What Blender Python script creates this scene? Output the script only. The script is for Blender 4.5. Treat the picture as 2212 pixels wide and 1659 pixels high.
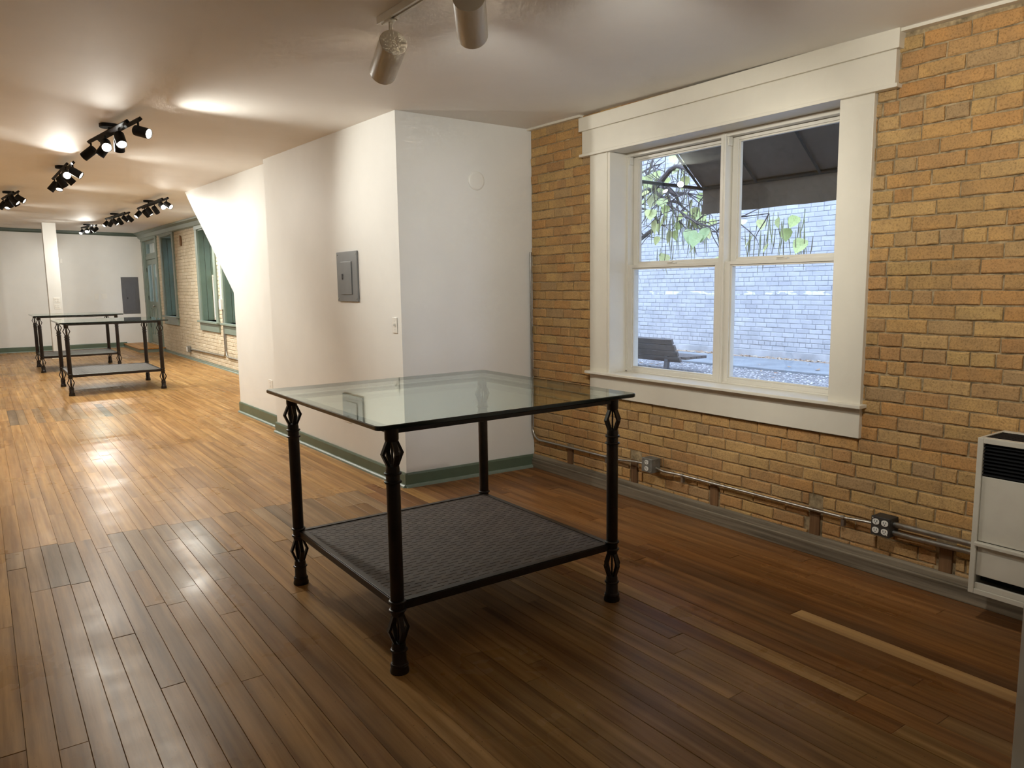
import bpy, math, random
from mathutils import Vector, Matrix

# ---------------------------------------------------------------- scene reset
for o in list(bpy.data.objects):
    bpy.data.objects.remove(o)
SC = bpy.context.scene
COL = SC.collection
RND = random.Random(7)

# ---------------------------------------------------------------- camera
CAM_H, YAW, PITCH, ROLL, FPX = 1.45, 0.6135, -0.1311, -0.0137, 1623.3
IW, IH = 2212, 1659
cd = Vector((math.sin(YAW)*math.cos(PITCH), math.cos(YAW)*math.cos(PITCH), math.sin(PITCH)))
r0 = Vector((math.cos(YAW), -math.sin(YAW), 0)); u0 = r0.cross(cd)
cr = math.cos(ROLL)*r0 + math.sin(ROLL)*u0
cu = -math.sin(ROLL)*r0 + math.cos(ROLL)*u0
cam = bpy.data.cameras.new('camera')
cam.sensor_width = 36; cam.lens = FPX/IW*36; cam.clip_start = 0.02; cam.clip_end = 300
co = bpy.data.objects.new('camera', cam); COL.objects.link(co)
co.matrix_world = Matrix(((cr.x, cu.x, -cd.x, 0), (cr.y, cu.y, -cd.y, 0), (cr.z, cu.z, -cd.z, CAM_H), (0, 0, 0, 1)))
SC.camera = co

def project(p):
    v = Vector(p) - Vector((0, 0, CAM_H)); d = v.dot(cd)
    if d < 0.05: return None
    return (IW/2 + FPX*v.dot(cr)/d, IH/2 - FPX*v.dot(cu)/d, d)

# ---------------------------------------------------------------- world, exposure
SC.view_settings.view_transform = 'Standard'
SC.view_settings.look = 'None'
SC.view_settings.gamma = 1.0
SC.view_settings.use_curve_mapping = False
SC.view_settings.exposure = 0.55
wd = bpy.data.worlds.new('overcast_sky'); SC.world = wd; wd.use_nodes = True
bg = wd.node_tree.nodes['Background']
bg.inputs['Color'].default_value = (0.55, 0.69, 1.0, 1)
bg.inputs['Strength'].default_value = 3.6
SC.cycles.max_bounces = 7; SC.cycles.diffuse_bounces = 4; SC.cycles.glossy_bounces = 3; SC.cycles.transmission_bounces = 2; SC.cycles.transparent_max_bounces = 10
SC.cycles.caustics_reflective = False; SC.cycles.caustics_refractive = False
SC.cycles.use_adaptive_sampling = True; SC.cycles.adaptive_threshold = 0.08; SC.cycles.adaptive_min_samples = 12
SPOT_W = 68.0
LAMP = (1.0, 0.985, 0.905)

# ---------------------------------------------------------------- materials
def new_mat(name):
    m = bpy.data.materials.new(name); m.use_nodes = True
    nt = m.node_tree; b = nt.nodes['Principled BSDF']
    return m, nt, b
def nd(nt, t, **kw):
    n = nt.nodes.new(t)
    for k, v in kw.items():
        if k.startswith('i_'):
            key = k[2:]
            key = int(key) if key.isdigit() else key.replace('_', ' ')
            n.inputs[key].default_value = v
        else: setattr(n, k, v)
    return n
def lk(nt, a, b): nt.links.new(a, b)
def ramp(nt, stops, interp='LINEAR'):
    r = nt.nodes.new('ShaderNodeValToRGB'); cr_ = r.color_ramp; cr_.interpolation = interp
    while len(cr_.elements) < len(stops): cr_.elements.new(0.5)
    for e, (p, c) in zip(cr_.elements, stops): e.position = p; e.color = (*c, 1)
    return r
def coords(nt, scale=(1, 1, 1), rnd=0.0, src='pos'):
    """world position (or object coords) * scale + per-piece random offset"""
    if src == 'pos': p = nd(nt, 'ShaderNodeNewGeometry').outputs['Position']
    else: p = nd(nt, 'ShaderNodeTexCoord').outputs['Object']
    m = nd(nt, 'ShaderNodeVectorMath', operation='MULTIPLY'); m.inputs[1].default_value = scale
    lk(nt, p, m.inputs[0]); out = m.outputs[0]
    if rnd:
        pr = piece_random(nt)
        s = nd(nt, 'ShaderNodeMath', operation='MULTIPLY'); s.inputs[1].default_value = rnd; lk(nt, pr, s.inputs[0])
        a = nd(nt, 'ShaderNodeVectorMath', operation='ADD'); lk(nt, out, a.inputs[0]); lk(nt, s.outputs[0], a.inputs[1]); out = a.outputs[0]
    return out
def piece_random(nt):
    oi = nd(nt, 'ShaderNodeObjectInfo').outputs['Random']; isl = nd(nt, 'ShaderNodeNewGeometry').outputs['Random Per Island']
    a = nd(nt, 'ShaderNodeMath', operation='ADD'); lk(nt, oi, a.inputs[0]); lk(nt, isl, a.inputs[1])
    f = nd(nt, 'ShaderNodeMath', operation='FRACT'); lk(nt, a.outputs[0], f.inputs[0])
    return f.outputs[0]
def noise(nt, vec, scale, detail=4, rough=0.55):
    n = nd(nt, 'ShaderNodeTexNoise', i_Scale=scale, i_Detail=detail, i_Roughness=rough); lk(nt, vec, n.inputs['Vector']); return n.outputs['Fac']
def mix(nt, fac, a, b, mode='MIX'):
    m = nd(nt, 'ShaderNodeMix', data_type='RGBA', blend_type=mode)
    for s, v in ((0, fac), (6, a), (7, b)):
        if hasattr(v, 'node'): lk(nt, v, m.inputs[s])
        elif s == 0: m.inputs[0].default_value = v
        else: m.inputs[s].default_value = (*v, 1)
    return m.outputs[2]
def bump(nt, b, h, strength=0.2, dist=0.01):
    n = nd(nt, 'ShaderNodeBump', i_Strength=strength, i_Distance=dist); lk(nt, h, n.inputs['Height']); lk(nt, n.outputs[0], b.inputs['Normal'])
def plain(name, col, rough=0.5, metal=0.0, var=0.04, nscale=8, bstr=0.05, spec=0.5):
    m, nt, b = new_mat(name)
    v = coords(nt); n = noise(nt, v, nscale)
    lo = tuple(max(0, c*(1-var*2)) for c in col); hi = tuple(min(1, c*(1+var*2)) for c in col)
    r = ramp(nt, [(0.3, lo), (0.7, hi)]); lk(nt, n, r.inputs[0]); lk(nt, r.outputs[0], b.inputs['Base Color'])
    b.inputs['Roughness'].default_value = rough; b.inputs['Metallic'].default_value = metal; b.inputs['Specular IOR Level'].default_value = spec
    if bstr: bump(nt, b, noise(nt, v, nscale*25, 2), bstr, 0.002)
    return m
def brick_mat(name, cols, speck, rough=0.9, patch=0.35):
    m, nt, b = new_mat(name)
    pr = piece_random(nt)
    n_ = len(cols); r = ramp(nt, [(i/max(1, n_-1), c) for i, c in enumerate(cols)]); lk(nt, pr, r.inputs[0])
    v = coords(nt, (1, 1, 1), 37.0)
    big = noise(nt, v, 9, 3); rb = ramp(nt, [(0.38, (0, 0, 0)), (0.72, (1, 1, 1))]); lk(nt, big, rb.inputs[0])
    pf = nd(nt, 'ShaderNodeMath', operation='MULTIPLY'); pf.inputs[1].default_value = patch; lk(nt, rb.outputs[0], pf.inputs[0])
    c1 = mix(nt, pf.outputs[0], r.outputs[0], speck)
    fine = noise(nt, v, 120, 3, 0.7); rf = ramp(nt, [(0.3, (0.62, 0.6, 0.58)), (0.5, (1, 1, 1)), (0.78, (1.12, 1.1, 1.05))]); lk(nt, fine, rf.inputs[0])
    c2 = mix(nt, 1.0, c1, rf.outputs[0], 'MULTIPLY')
    lk(nt, c2, b.inputs['Base Color']); b.inputs['Roughness'].default_value = rough; b.inputs['Specular IOR Level'].default_value = 0.2
    med = noise(nt, v, 38, 6, 0.7); bump(nt, b, med, 0.75, 0.007)
    return m
def plank_mat(name, cols, grain_dark, rough=0.32, pits=0.35, stain=0.3):
    m, nt, b = new_mat(name)
    pr = piece_random(nt); r = ramp(nt, [(i/(len(cols)-1), c) for i, c in enumerate(cols)]); lk(nt, pr, r.inputs[0])
    vg = coords(nt, (34, 1.6, 1), 53.0); g = noise(nt, vg, 1.0, 5, 0.6)
    rg = ramp(nt, [(0.32, grain_dark), (0.6, (1, 1, 1)), (0.8, (1.08, 1.06, 1.02))]); lk(nt, g, rg.inputs[0])
    c = mix(nt, 1.0, r.outputs[0], rg.outputs[0], 'MULTIPLY')
    st = noise(nt, coords(nt, (19, .35, 1), 91.0), 1.0, 2); rst = ramp(nt, [(0.35, (0.74, 0.72, 0.70)), (0.65, (1.16, 1.16, 1.14))]); lk(nt, st, rst.inputs[0])
    c = mix(nt, 1.0, c, rst.outputs[0], 'MULTIPLY')
    vs = coords(nt, (1, 1, 1)); s = noise(nt, vs, 1.7, 4, 0.6); rs = ramp(nt, [(0.42, (0, 0, 0)), (0.7, (1, 1, 1))]); lk(nt, s, rs.inputs[0])
    sf = nd(nt, 'ShaderNodeMath', operation='MULTIPLY'); sf.inputs[1].default_value = stain; lk(nt, rs.outputs[0], sf.inputs[0])
    c = mix(nt, sf.outputs[0], c, (0.20, 0.15, 0.10), 'MIX')
    vp = nd(nt, 'ShaderNodeTexVoronoi', i_Scale=42.0); lk(nt, vs, vp.inputs['Vector'])
    rp = ramp(nt, [(0.05, (1, 1, 1)), (0.10, (0, 0, 0))]); lk(nt, vp.outputs['Distance'], rp.inputs[0])
    ps = noise(nt, vs, 6, 2); rq = ramp(nt, [(0.40, (0, 0, 0)), (0.62, (1, 1, 1))]); lk(nt, ps, rq.inputs[0])
    pm = nd(nt, 'ShaderNodeMath', operation='MULTIPLY'); lk(nt, rp.outputs[0], pm.inputs[0]); lk(nt, rq.outputs[0], pm.inputs[1])
    pm2 = nd(nt, 'ShaderNodeMath', operation='MULTIPLY'); pm2.inputs[1].default_value = pits; lk(nt, pm.outputs[0], pm2.inputs[0])
    c = mix(nt, pm2.outputs[0], c, (0.03, 0.02, 0.012))
    lk(nt, c, b.inputs['Base Color'])
    rr = ramp(nt, [(0.3, (rough*0.75,)*3), (0.7, (min(1, rough*1.35),)*3)]); lk(nt, s, rr.inputs[0]); lk(nt, rr.outputs[0], b.inputs['Roughness'])
    b.inputs['Specular IOR Level'].default_value = 0.08; b.inputs['Specular Tint'].default_value = (1.0, 0.76, 0.50, 1)
    wav = noise(nt, coords(nt, (14, 5, 1), 11.0), 1.0, 3); bump(nt, b, wav, 0.10, 0.004)
    return m
def glass_mat(name, tint, ior=1.5, rough=0.0):
    """thin clear sheet: see-through with angle dependent mirror reflection"""
    m = bpy.data.materials.new(name); m.use_nodes = True; nt = m.node_tree; nt.nodes.clear()
    out = nd(nt, 'ShaderNodeOutputMaterial'); t = nd(nt, 'ShaderNodeBsdfTransparent'); t.inputs[0].default_value = (*tint, 1)
    g = nd(nt, 'ShaderNodeBsdfGlossy'); g.inputs['Roughness'].default_value = rough; g.inputs[0].default_value = (0.95, 1, 0.98, 1)
    lw = nd(nt, 'ShaderNodeLayerWeight'); lw.inputs['Blend'].default_value = 0.5
    p5 = nd(nt, 'ShaderNodeMath', operation='POWER'); p5.inputs[1].default_value = 5.0; lk(nt, lw.outputs['Facing'], p5.inputs[0])
    r0_ = ((ior-1)/(ior+1))**2; f = nd(nt, 'ShaderNodeMath', operation='MULTIPLY_ADD'); f.inputs[1].default_value = 1-r0_; f.inputs[2].default_value = r0_; lk(nt, p5.outputs[0], f.inputs[0])
    mx = nd(nt, 'ShaderNodeMixShader'); lk(nt, f.outputs[0], mx.inputs[0]); lk(nt, t.outputs[0], mx.inputs[1]); lk(nt, g.outputs[0], mx.inputs[2]); lk(nt, mx.outputs[0], out.inputs[0])
    return m
def emit_mat(name, col, s):
    m, nt, b = new_mat(name); b.inputs['Base Color'].default_value = (0.9, 0.9, 0.9, 1)
    b.inputs['Emission Color'].default_value = (*col, 1); b.inputs['Emission Strength'].default_value = s; m.cycles.emission_sampling = 'NONE'
    return m

M = {}
M['wall'] = plain('wall_paint', (0.80, 0.79, 0.75), 0.55, var=0.01, nscale=3, bstr=0.04)
M['ceiling'] = plain('ceiling_paint', (0.88, 0.85, 0.80), 0.7, var=0.012, nscale=2, bstr=0.05)
M['trim'] = plain('trim_paint', (0.75, 0.70, 0.59), 0.38, var=0.012, nscale=5, bstr=0.02)
M['vinyl'] = plain('window_vinyl', (0.72, 0.68, 0.59), 0.3, var=0.01, bstr=0)
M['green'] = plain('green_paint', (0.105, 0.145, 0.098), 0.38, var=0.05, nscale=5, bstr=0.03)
M['green_light'] = plain('sage_paint', (0.19, 0.235, 0.195), 0.38, var=0.04, nscale=5, bstr=0.03)
M['green_crown'] = plain('dark_green_paint', (0.075, 0.10, 0.075), 0.45, var=0.04, bstr=0.02)
M['mortar'] = plain('mortar', (0.38, 0.29, 0.17), 0.95, var=0.25, nscale=30, bstr=0.6, spec=0.1)
M['brick'] = brick_mat('common_brick', [(0.60, 0.335, 0.125), (0.56, 0.37, 0.15), (0.47, 0.255, 0.105), (0.61, 0.385, 0.155), (0.52, 0.295, 0.125), (0.58, 0.31, 0.112), (0.46, 0.305, 0.155), (0.64, 0.405, 0.165), (0.53, 0.275, 0.10)], (0.33, 0.215, 0.11), patch=.5)
M['brick_cream'] = brick_mat('cream_painted_brick', [(0.62, 0.54, 0.40), (0.66, 0.58, 0.45), (0.58, 0.50, 0.37), (0.68, 0.61, 0.48)], (0.42, 0.33, 0.21), patch=0.3)
M['mortar_cream'] = plain('cream_mortar', (0.50, 0.42, 0.30), 0.95, var=0.2, nscale=25, bstr=0.5, spec=0.1)
M['black'] = plain('black_metal', (0.010, 0.010, 0.011), 0.6, var=0.1, bstr=0, spec=0.2)
M['iron'] = plain('dark_iron', (0.020, 0.013, 0.010), 0.38, metal=0.35, var=0.15, nscale=20, bstr=0.08)
M['shelf'] = plain('slotted_steel', (0.085, 0.064, 0.054), 0.65, metal=0.0, var=0.12, nscale=14, bstr=0.15)
M['steel'] = plain('galvanised_steel', (0.42, 0.41, 0.38), 0.32, metal=0.9, var=0.08, nscale=20, bstr=0.04)
M['boxsteel'] = plain('electrical_box_steel', (0.23, 0.23, 0.21), 0.5, metal=0.5, var=0.15, nscale=30, bstr=0.1)
M['boxdark'] = plain('dark_box', (0.055, 0.05, 0.045), 0.5, metal=0.3, var=0.1, bstr=0.05)
M['panel'] = plain('grey_enamel', (0.20, 0.21, 0.215), 0.42, var=0.03, bstr=0.02)
M['panel_dark'] = plain('grey_enamel_dark', (0.115, 0.115, 0.12), 0.42, var=0.03, bstr=0.02)
M['plastic'] = plain('white_plastic', (0.82, 0.80, 0.74), 0.35, var=0.01, bstr=0)
M['slotblack'] = plain('socket_slot', (0.02, 0.02, 0.02), 0.6, var=0, bstr=0)
M['heater'] = plain('heater_enamel', (0.60, 0.56, 0.47), 0.4, var=0.03, nscale=6, bstr=0.03)
M['headwhite'] = plain('cream_lamp_enamel', (0.80, 0.75, 0.64), 0.35, var=0.01, bstr=0.02)
M['oldwood'] = None
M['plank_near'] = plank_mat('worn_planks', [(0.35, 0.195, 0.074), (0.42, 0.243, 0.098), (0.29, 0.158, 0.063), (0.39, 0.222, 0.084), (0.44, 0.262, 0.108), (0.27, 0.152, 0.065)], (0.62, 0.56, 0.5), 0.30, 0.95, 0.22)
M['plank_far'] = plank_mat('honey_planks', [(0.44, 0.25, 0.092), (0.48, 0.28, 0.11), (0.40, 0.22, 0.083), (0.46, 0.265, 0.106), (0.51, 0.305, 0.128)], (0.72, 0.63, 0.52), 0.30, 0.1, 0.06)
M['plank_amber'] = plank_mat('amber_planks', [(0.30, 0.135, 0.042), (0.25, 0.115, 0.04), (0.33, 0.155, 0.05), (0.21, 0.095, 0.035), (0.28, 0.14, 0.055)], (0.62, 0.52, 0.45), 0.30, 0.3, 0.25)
M['plank_grey'] = plank_mat('patched_planks', [(0.33, 0.215, 0.12), (0.40, 0.255, 0.13), (0.19, 0.14, 0.095), (0.42, 0.27, 0.135), (0.27, 0.19, 0.115)], (0.7, 0.64, 0.56), 0.32, 0.9, 0.2)
M['plank_pale'] = plank_mat('pale_replacement_plank', [(0.52, 0.32, 0.14), (0.56, 0.35, 0.16)], (0.85, 0.8, 0.75), 0.3, 0.0, 0.0)
M['gap'] = plain('floor_gap', (0.02, 0.014, 0.01), 0.9, var=0, bstr=0)
M['ochre'] = plank_mat('ochre_step', [(0.50, 0.24, 0.06), (0.55, 0.27, 0.075)], (0.8, 0.75, 0.7), 0.35, 0.0, 0.05)
def wood_mat(name, a, b_, axis='y', rough=0.75):
    m, nt, b = new_mat(name)
    sc = {'y': (9, 1.2, 45), 'z': (30, 30, 1.5)}[axis]
    g = noise(nt, coords(nt, sc), 1.0, 6, 0.65); r = ramp(nt, [(0.3, a), (0.68, b_)]); lk(nt, g, r.inputs[0])
    lk(nt, r.outputs[0], b.inputs['Base Color']); b.inputs['Roughness'].default_value = rough; b.inputs['Specular IOR Level'].default_value = 0.25
    bump(nt, b, g, 0.4, 0.004); return m
M['oldwood'] = wood_mat('weathered_board', (0.10, 0.078, 0.052), (0.30, 0.25, 0.18))
M['nailer'] = wood_mat('nailing_block', (0.10, 0.052, 0.025), (0.25, 0.135, 0.06), 'z')
M['glass_table'] = glass_mat('table_glass', (0.90, 0.965, 0.94), 1.55)
M['glass_edge'] = plain('glass_edge', (0.012, 0.020, 0.018), 0.12, var=0, bstr=0)
M['pane'] = glass_mat('window_pane', (0.97, 0.985, 0.99), 1.5)
M['glow'] = emit_mat('lit_lens', (1.0, 0.93, 0.82), 30.0)
M['glow_soft'] = emit_mat('dim_lens', (1.0, 0.92, 0.80), 4.0)
M['paint_brick'] = None
M['concrete'] = plain('concrete', (0.25, 0.27, 0.28), 0.75, var=0.1, nscale=3, bstr=0.15)
M['footing'] = plain('footing', (0.47, 0.47, 0.47), 0.8, var=0.12, nscale=4, bstr=0.2)
M['gravel'] = plain('gravel_bed', (0.22, 0.215, 0.21), 0.9, var=0.3, nscale=60, bstr=0.6)
M['stone'] = brick_mat('gravel_stone', [(0.40, 0.39, 0.39), (0.62, 0.60, 0.58), (0.24, 0.24, 0.25), (0.72, 0.70, 0.67)], (0.3, 0.29, 0.28), 0.9, 0.1)
M['deadleaf'] = brick_mat('dead_leaf', [(0.55, 0.42, 0.27), (0.30, 0.15, 0.08), (0.68, 0.60, 0.47), (0.38, 0.24, 0.13)], (0.3, 0.2, 0.1), 0.9, 0.1)
M['leaf'] = brick_mat('yellow_green_leaf', [(0.55, 0.60, 0.22), (0.62, 0.62, 0.30), (0.45, 0.55, 0.20), (0.66, 0.66, 0.36)], (0.5, 0.5, 0.2), 0.6, 0.2)
M['leaf_green'] = brick_mat('green_leaf', [(0.36, 0.48, 0.22), (0.42, 0.53, 0.28)], (0.5, 0.52, 0.25), 0.6, 0.3)
M['pod'] = brick_mat('seed_pod', [(0.22, 0.25, 0.10), (0.12, 0.10, 0.06), (0.35, 0.36, 0.18)], (0.2, 0.2, 0.1), 0.8, 0.1)
M['bark'] = plain('bark', (0.10, 0.085, 0.08), 0.9, var=0.25, nscale=12, bstr=0.5)
M['benchslat'] = plain('bench_slat', (0.115, 0.10, 0.092), 0.6, var=0.12, nscale=6, bstr=0.1)
M['benchpost'] = plain('bench_post', (0.14, 0.14, 0.14), 0.5, metal=0.2, var=0.05, bstr=0.05)
M['canvas'] = plain('awning_canvas', (0.22, 0.20, 0.19), 0.9, var=0.05, nscale=20, bstr=0.1, spec=0.1)
M['awnbar'] = plain('awning_frame', (0.05, 0.058, 0.058), 0.5, metal=0.3, var=0.05, bstr=0)
def paint_brick():
    m, nt, b = new_mat('pale_painted_brick')
    pr = piece_random(nt); r = ramp(nt, [(0, (0.50, 0.50, 0.505)), (0.5, (0.54, 0.54, 0.54)), (1, (0.58, 0.575, 0.575))]); lk(nt, pr, r.inputs[0])
    v = coords(nt); n = noise(nt, v, 3, 5); rn = ramp(nt, [(0.35, (0.86, 0.86, 0.87)), (0.7, (1.05, 1.05, 1.05))]); lk(nt, n, rn.inputs[0])
    c = mix(nt, 1.0, r.outputs[0], rn.outputs[0], 'MULTIPLY')
    # a torn line of leftover white paint at about chest height
    sx = nd(nt, 'ShaderNodeSeparateXYZ'); lk(nt, v, sx.inputs[0])
    d = nd(nt, 'ShaderNodeMath', operation='SUBTRACT'); d.inputs[1].default_value = 1.27; lk(nt, sx.outputs[2], d.inputs[0])
    a = nd(nt, 'ShaderNodeMath', operation='ABSOLUTE'); lk(nt, d.outputs[0], a.inputs[0])
    band = nd(nt, 'ShaderNodeMath', operation='LESS_THAN'); band.inputs[1].default_value = 0.030; lk(nt, a.outputs[0], band.inputs[0])
    n2 = noise(nt, coords(nt, (1, 1.3, 5)), 2.2, 4); g2 = nd(nt, 'ShaderNodeMath', operation='GREATER_THAN'); g2.inputs[1].default_value = 0.52; lk(nt, n2, g2.inputs[0])
    mm = nd(nt, 'ShaderNodeMath', operation='MULTIPLY'); lk(nt, band.outputs[0], mm.inputs[0]); lk(nt, g2.outputs[0], mm.inputs[1])
    c = mix(nt, mm.outputs[0], c, (0.85, 0.88, 0.86)); lk(nt, c, b.inputs['Base Color']); b.inputs['Roughness'].default_value = 0.8
    bump(nt, b, noise(nt, v, 40, 4), 0.3, 0.004); return m
M['paint_brick'] = paint_brick()
M['paint_mortar'] = plain('painted_mortar', (0.36, 0.36, 0.37), 0.9, var=0.15, nscale=12, bstr=0.3)

# ---------------------------------------------------------------- mesh helpers
class MB:
    def __init__(s): s.v = []; s.f = []; s.m = []
    def box(s, x0, x1, y0, y1, z0, z1, mi=0):
        n = len(s.v)
        s.v += [(x0, y0, z0), (x1, y0, z0), (x1, y1, z0), (x0, y1, z0), (x0, y0, z1), (x1, y0, z1), (x1, y1, z1), (x0, y1, z1)]
        for q in ((0, 3, 2, 1), (4, 5, 6, 7), (0, 1, 5, 4), (1, 2, 6, 5), (2, 3, 7, 6), (3, 0, 4, 7)): s.f.append(tuple(n+i for i in q)); s.m.append(mi)
        return s
    def prism(s, poly, axis, a, b, mi=0):
        """poly: 2D loop; axis 'x' -> (y,z), 'y' -> (x,z), 'z' -> (x,y)"""
        n = len(s.v); k = len(poly)
        for t in (a, b):
            for p, q in poly: s.v.append({'x': (t, p, q), 'y': (p, t, q), 'z': (p, q, t)}[axis])
        s.f.append(tuple(n+i for i in range(k))[::-1]); s.f.append(tuple(n+k+i for i in range(k)))
        for i in range(k): j = (i+1) % k; s.f.append((n+i, n+j, n+k+j, n+k+i))
        s.m += [mi]*(k+2); return s
    def tube(s, pts, r, seg=8, mi=0, radii=None, cap=True):
        pts = [Vector(p) for p in pts]; n0 = len(s.v); N = len(pts)
        t = [(pts[min(i+1, N-1)]-pts[max(i-1, 0)]).normalized() for i in range(N)]
        up = Vector((0, 0, 1)) if abs(t[0].z) < 0.9 else Vector((1, 0, 0))
        a = t[0].cross(up).normalized()
        for i in range(N):
            a = (a - t[i]*a.dot(t[i])).normalized(); b = t[i].cross(a); rr = radii[i] if radii else r
            for k in range(seg):
                th = 2*math.pi*k/seg; s.v.append(tuple(pts[i]+rr*(math.cos(th)*a+math.sin(th)*b)))
        for i in range(N-1):
            for k in range(seg):
                j = (k+1) % seg; s.f.append((n0+i*seg+k, n0+i*seg+j, n0+(i+1)*seg+j, n0+(i+1)*seg+k)); s.m.append(mi)
        if cap:
            s.f.append(tuple(n0+k for k in range(seg))[::-1]); s.f.append(tuple(n0+(N-1)*seg+k for k in range(seg))); s.m += [mi, mi]
        return s
    def lathe(s, prof, seg=20, c=(0, 0, 0), mi=0):
        n0 = len(s.v)
        for r, z in prof:
            for k in range(seg): th = 2*math.pi*k/seg; s.v.append((c[0]+r*math.cos(th), c[1]+r*math.sin(th), c[2]+z))
        for i in range(len(prof)-1):
            for k in range(seg): j = (k+1) % seg; s.f.append((n0+i*seg+k, n0+i*seg+j, n0+(i+1)*seg+j, n0+(i+1)*seg+k)); s.m.append(mi)
        s.f.append(tuple(n0+k for k in range(seg))[::-1]); s.f.append(tuple(n0+(len(prof)-1)*seg+k for k in range(seg))); s.m += [mi, mi]
        return s
    def quad(s, a, b, c, d, mi=0):
        n = len(s.v); s.v += [a, b, c, d]; s.f.append((n, n+1, n+2, n+3)); s.m.append(mi); return s
    def mesh(s, name, mats, off=(0, 0, 0), smooth=False):
        me = bpy.data.meshes.new(name)
        me.from_pydata([(x-off[0], y-off[1], z-off[2]) for x, y, z in s.v], [], s.f)
        for m in (mats if isinstance(mats, (list, tuple)) else [mats]): me.materials.append(M[m])
        if any(s.m): me.polygons.foreach_set('material_index', s.m)
        if smooth: me.polygons.foreach_set('use_smooth', [True]*len(me.polygons))
        me.update(); return me
    def build(s, name, mats, parent=None, smooth=False, bevel=0.0, off=None):
        o = off if off is not None else (ORG[parent.name] if parent is not None else (0, 0, 0))
        me = s.mesh(name, mats, o, smooth); ob = bpy.data.objects.new(name, me); COL.objects.link(ob)
        if parent is not None: ob.parent = parent
        ORG[ob.name] = o
        if bevel:
            bv = ob.modifiers.new('bevel', 'BEVEL'); bv.width = bevel; bv.segments = 2; bv.limit_method = 'ANGLE'; bv.angle_limit = math.radians(40)
        if smooth:
            try:
                e = ob.modifiers.new('split', 'EDGE_SPLIT'); e.split_angle = math.radians(38)
            except Exception: pass
        return ob
ORG = {}
def empty(name, loc=(0, 0, 0)):
    o = bpy.data.objects.new(name, None); COL.objects.link(o); o.location = loc; o.empty_display_size = 0.05; ORG[o.name] = tuple(loc); return o
def tag(o, label=None, cat=None, group=None, kind=None):
    if label: o['label'] = label
    if cat: o['category'] = cat
    if group: o['group'] = group
    if kind: o['kind'] = kind
    return o
def struct(o, label=None): return tag(o, label, None, None, 'structure')
def inst(name, me, parent, loc, scale=(1, 1, 1), rot=(0, 0, 0)):
    o = bpy.data.objects.new(name, me); COL.objects.link(o); o.parent = parent; o.location = loc; o.scale = scale; o.rotation_euler = rot; return o
def copy_tree(o, parent=None):
    c = o.copy(); COL.objects.link(c); c.parent = parent
    for ch in list(o.children): copy_tree(ch, c)
    return c
def rounded_rect(x0, x1, y0, y1, r, n=5):
    p = []
    for cx, cy, a0 in ((x1-r, y1-r, 0), (x0+r, y1-r, 90), (x0+r, y0+r, 180), (x1-r, y0+r, 270)):
        for i in range(n+1): a = math.radians(a0+90*i/n); p.append((cx+r*math.cos(a), cy+r*math.sin(a)))
    return p

# ---------------------------------------------------------------- room constants
XW = 3.544                 # face of the brick wall
XM = 3.551                 # mortar plane behind the brick faces
XO = 3.785                 # outer face of the near wall
XOF = 3.95                 # outer face of the thicker far wall
YF = 21.55                 # far wall
YB, XL = -2.6, -3.3        # walls behind and left of the camera
def cz(x, y): return 2.62 + 0.0157*(y-4.7463) - 0.0219*(x-3.5444)
def side_x(y, base=2.436): return base - 0.0217*(y-4.7463)
YC0, YC1 = 4.807, 4.746    # front of the white box at its corner and at the bricks
YJ, XJ, YS, YT, ZD = 7.52, 2.531, 9.053, 10.971, 1.405

# ================================================================ STRUCTURE
# ---- ceiling
c = MB(); q = [(XL, YB), (XOF, YB), (XOF, YF+.3), (XL, YF+.3)]
n = len(c.v); c.v = [(x, y, cz(x, y)) for x, y in q]+[(x, y, cz(x, y)+.15) for x, y in q]
c.f = [(0, 3, 2, 1)[::-1][::-1], (4, 5, 6, 7), (0, 1, 5, 4), (1, 2, 6, 5), (2, 3, 7, 6), (3, 0, 4, 7)]; c.m = [0]*6
struct(c.build('ceiling', 'ceiling'), 'smooth off-white painted ceiling')
# ---- unseen walls that close the room
struct(MB().box(XL-.15, XL, YB, YF+.3, 0, 3.4).build('wall_left', 'wall'), 'white wall opposite the brick wall')
struct(MB().box(XL, XOF, YB-.15, YB, 0, 3.4).build('wall_back', 'wall'), 'white wall behind the camera')
struct(MB().box(XL, XOF, YF, YF+.2, 0, 3.4).build('wall_far', 'wall'), 'pale wall at the far end of the room')
struct(MB().box(2.268, XM, 0.66, 0.80, 0, 3.0).build('wall_near', 'wall'), 'edge of white partition beside the wall heater')

# ---- right wall with its openings
WIN = (2.184, 3.835, 0.835, 2.322)
HOLE = (2.162, 3.857, 0.823, 2.344)
FW = [(17.70, 18.83, 0.86, 2.63), (14.32, 15.42, 0.85, 2.575), (12.55, 13.72, 0.85, 2.575)]
DOOR = (19.60, 21.17, 0.11, 2.66)
def wall_holes(x0, x1, y0, y1, z0, z1, holes):
    m = MB(); ys = sorted({y0, y1, *[h[0] for h in holes], *[h[1] for h in holes]}); zs = sorted({z0, z1, *[h[2] for h in holes], *[h[3] for h in holes]})
    for a, b in zip(ys, ys[1:]):
        for e, f in zip(zs, zs[1:]):
            if not any(h[0] <= (a+b)/2 <= h[1] and h[2] <= (e+f)/2 <= h[3] for h in holes): m.box(x0, x1, a, b, e, f)
    return m
wr = struct(wall_holes(XM, XO, YB, 9.2, 0, 3.4, [HOLE]).build('wall_right', 'mortar'), 'exposed tan brick wall around the big white window')
wrf = struct(wall_holes(XM, XOF, 9.2, YF+.3, 0, 3.4, FW+[DOOR]).build('wall_right_far', 'mortar_cream'), 'cream painted brick wall with green windows in far room')

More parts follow.
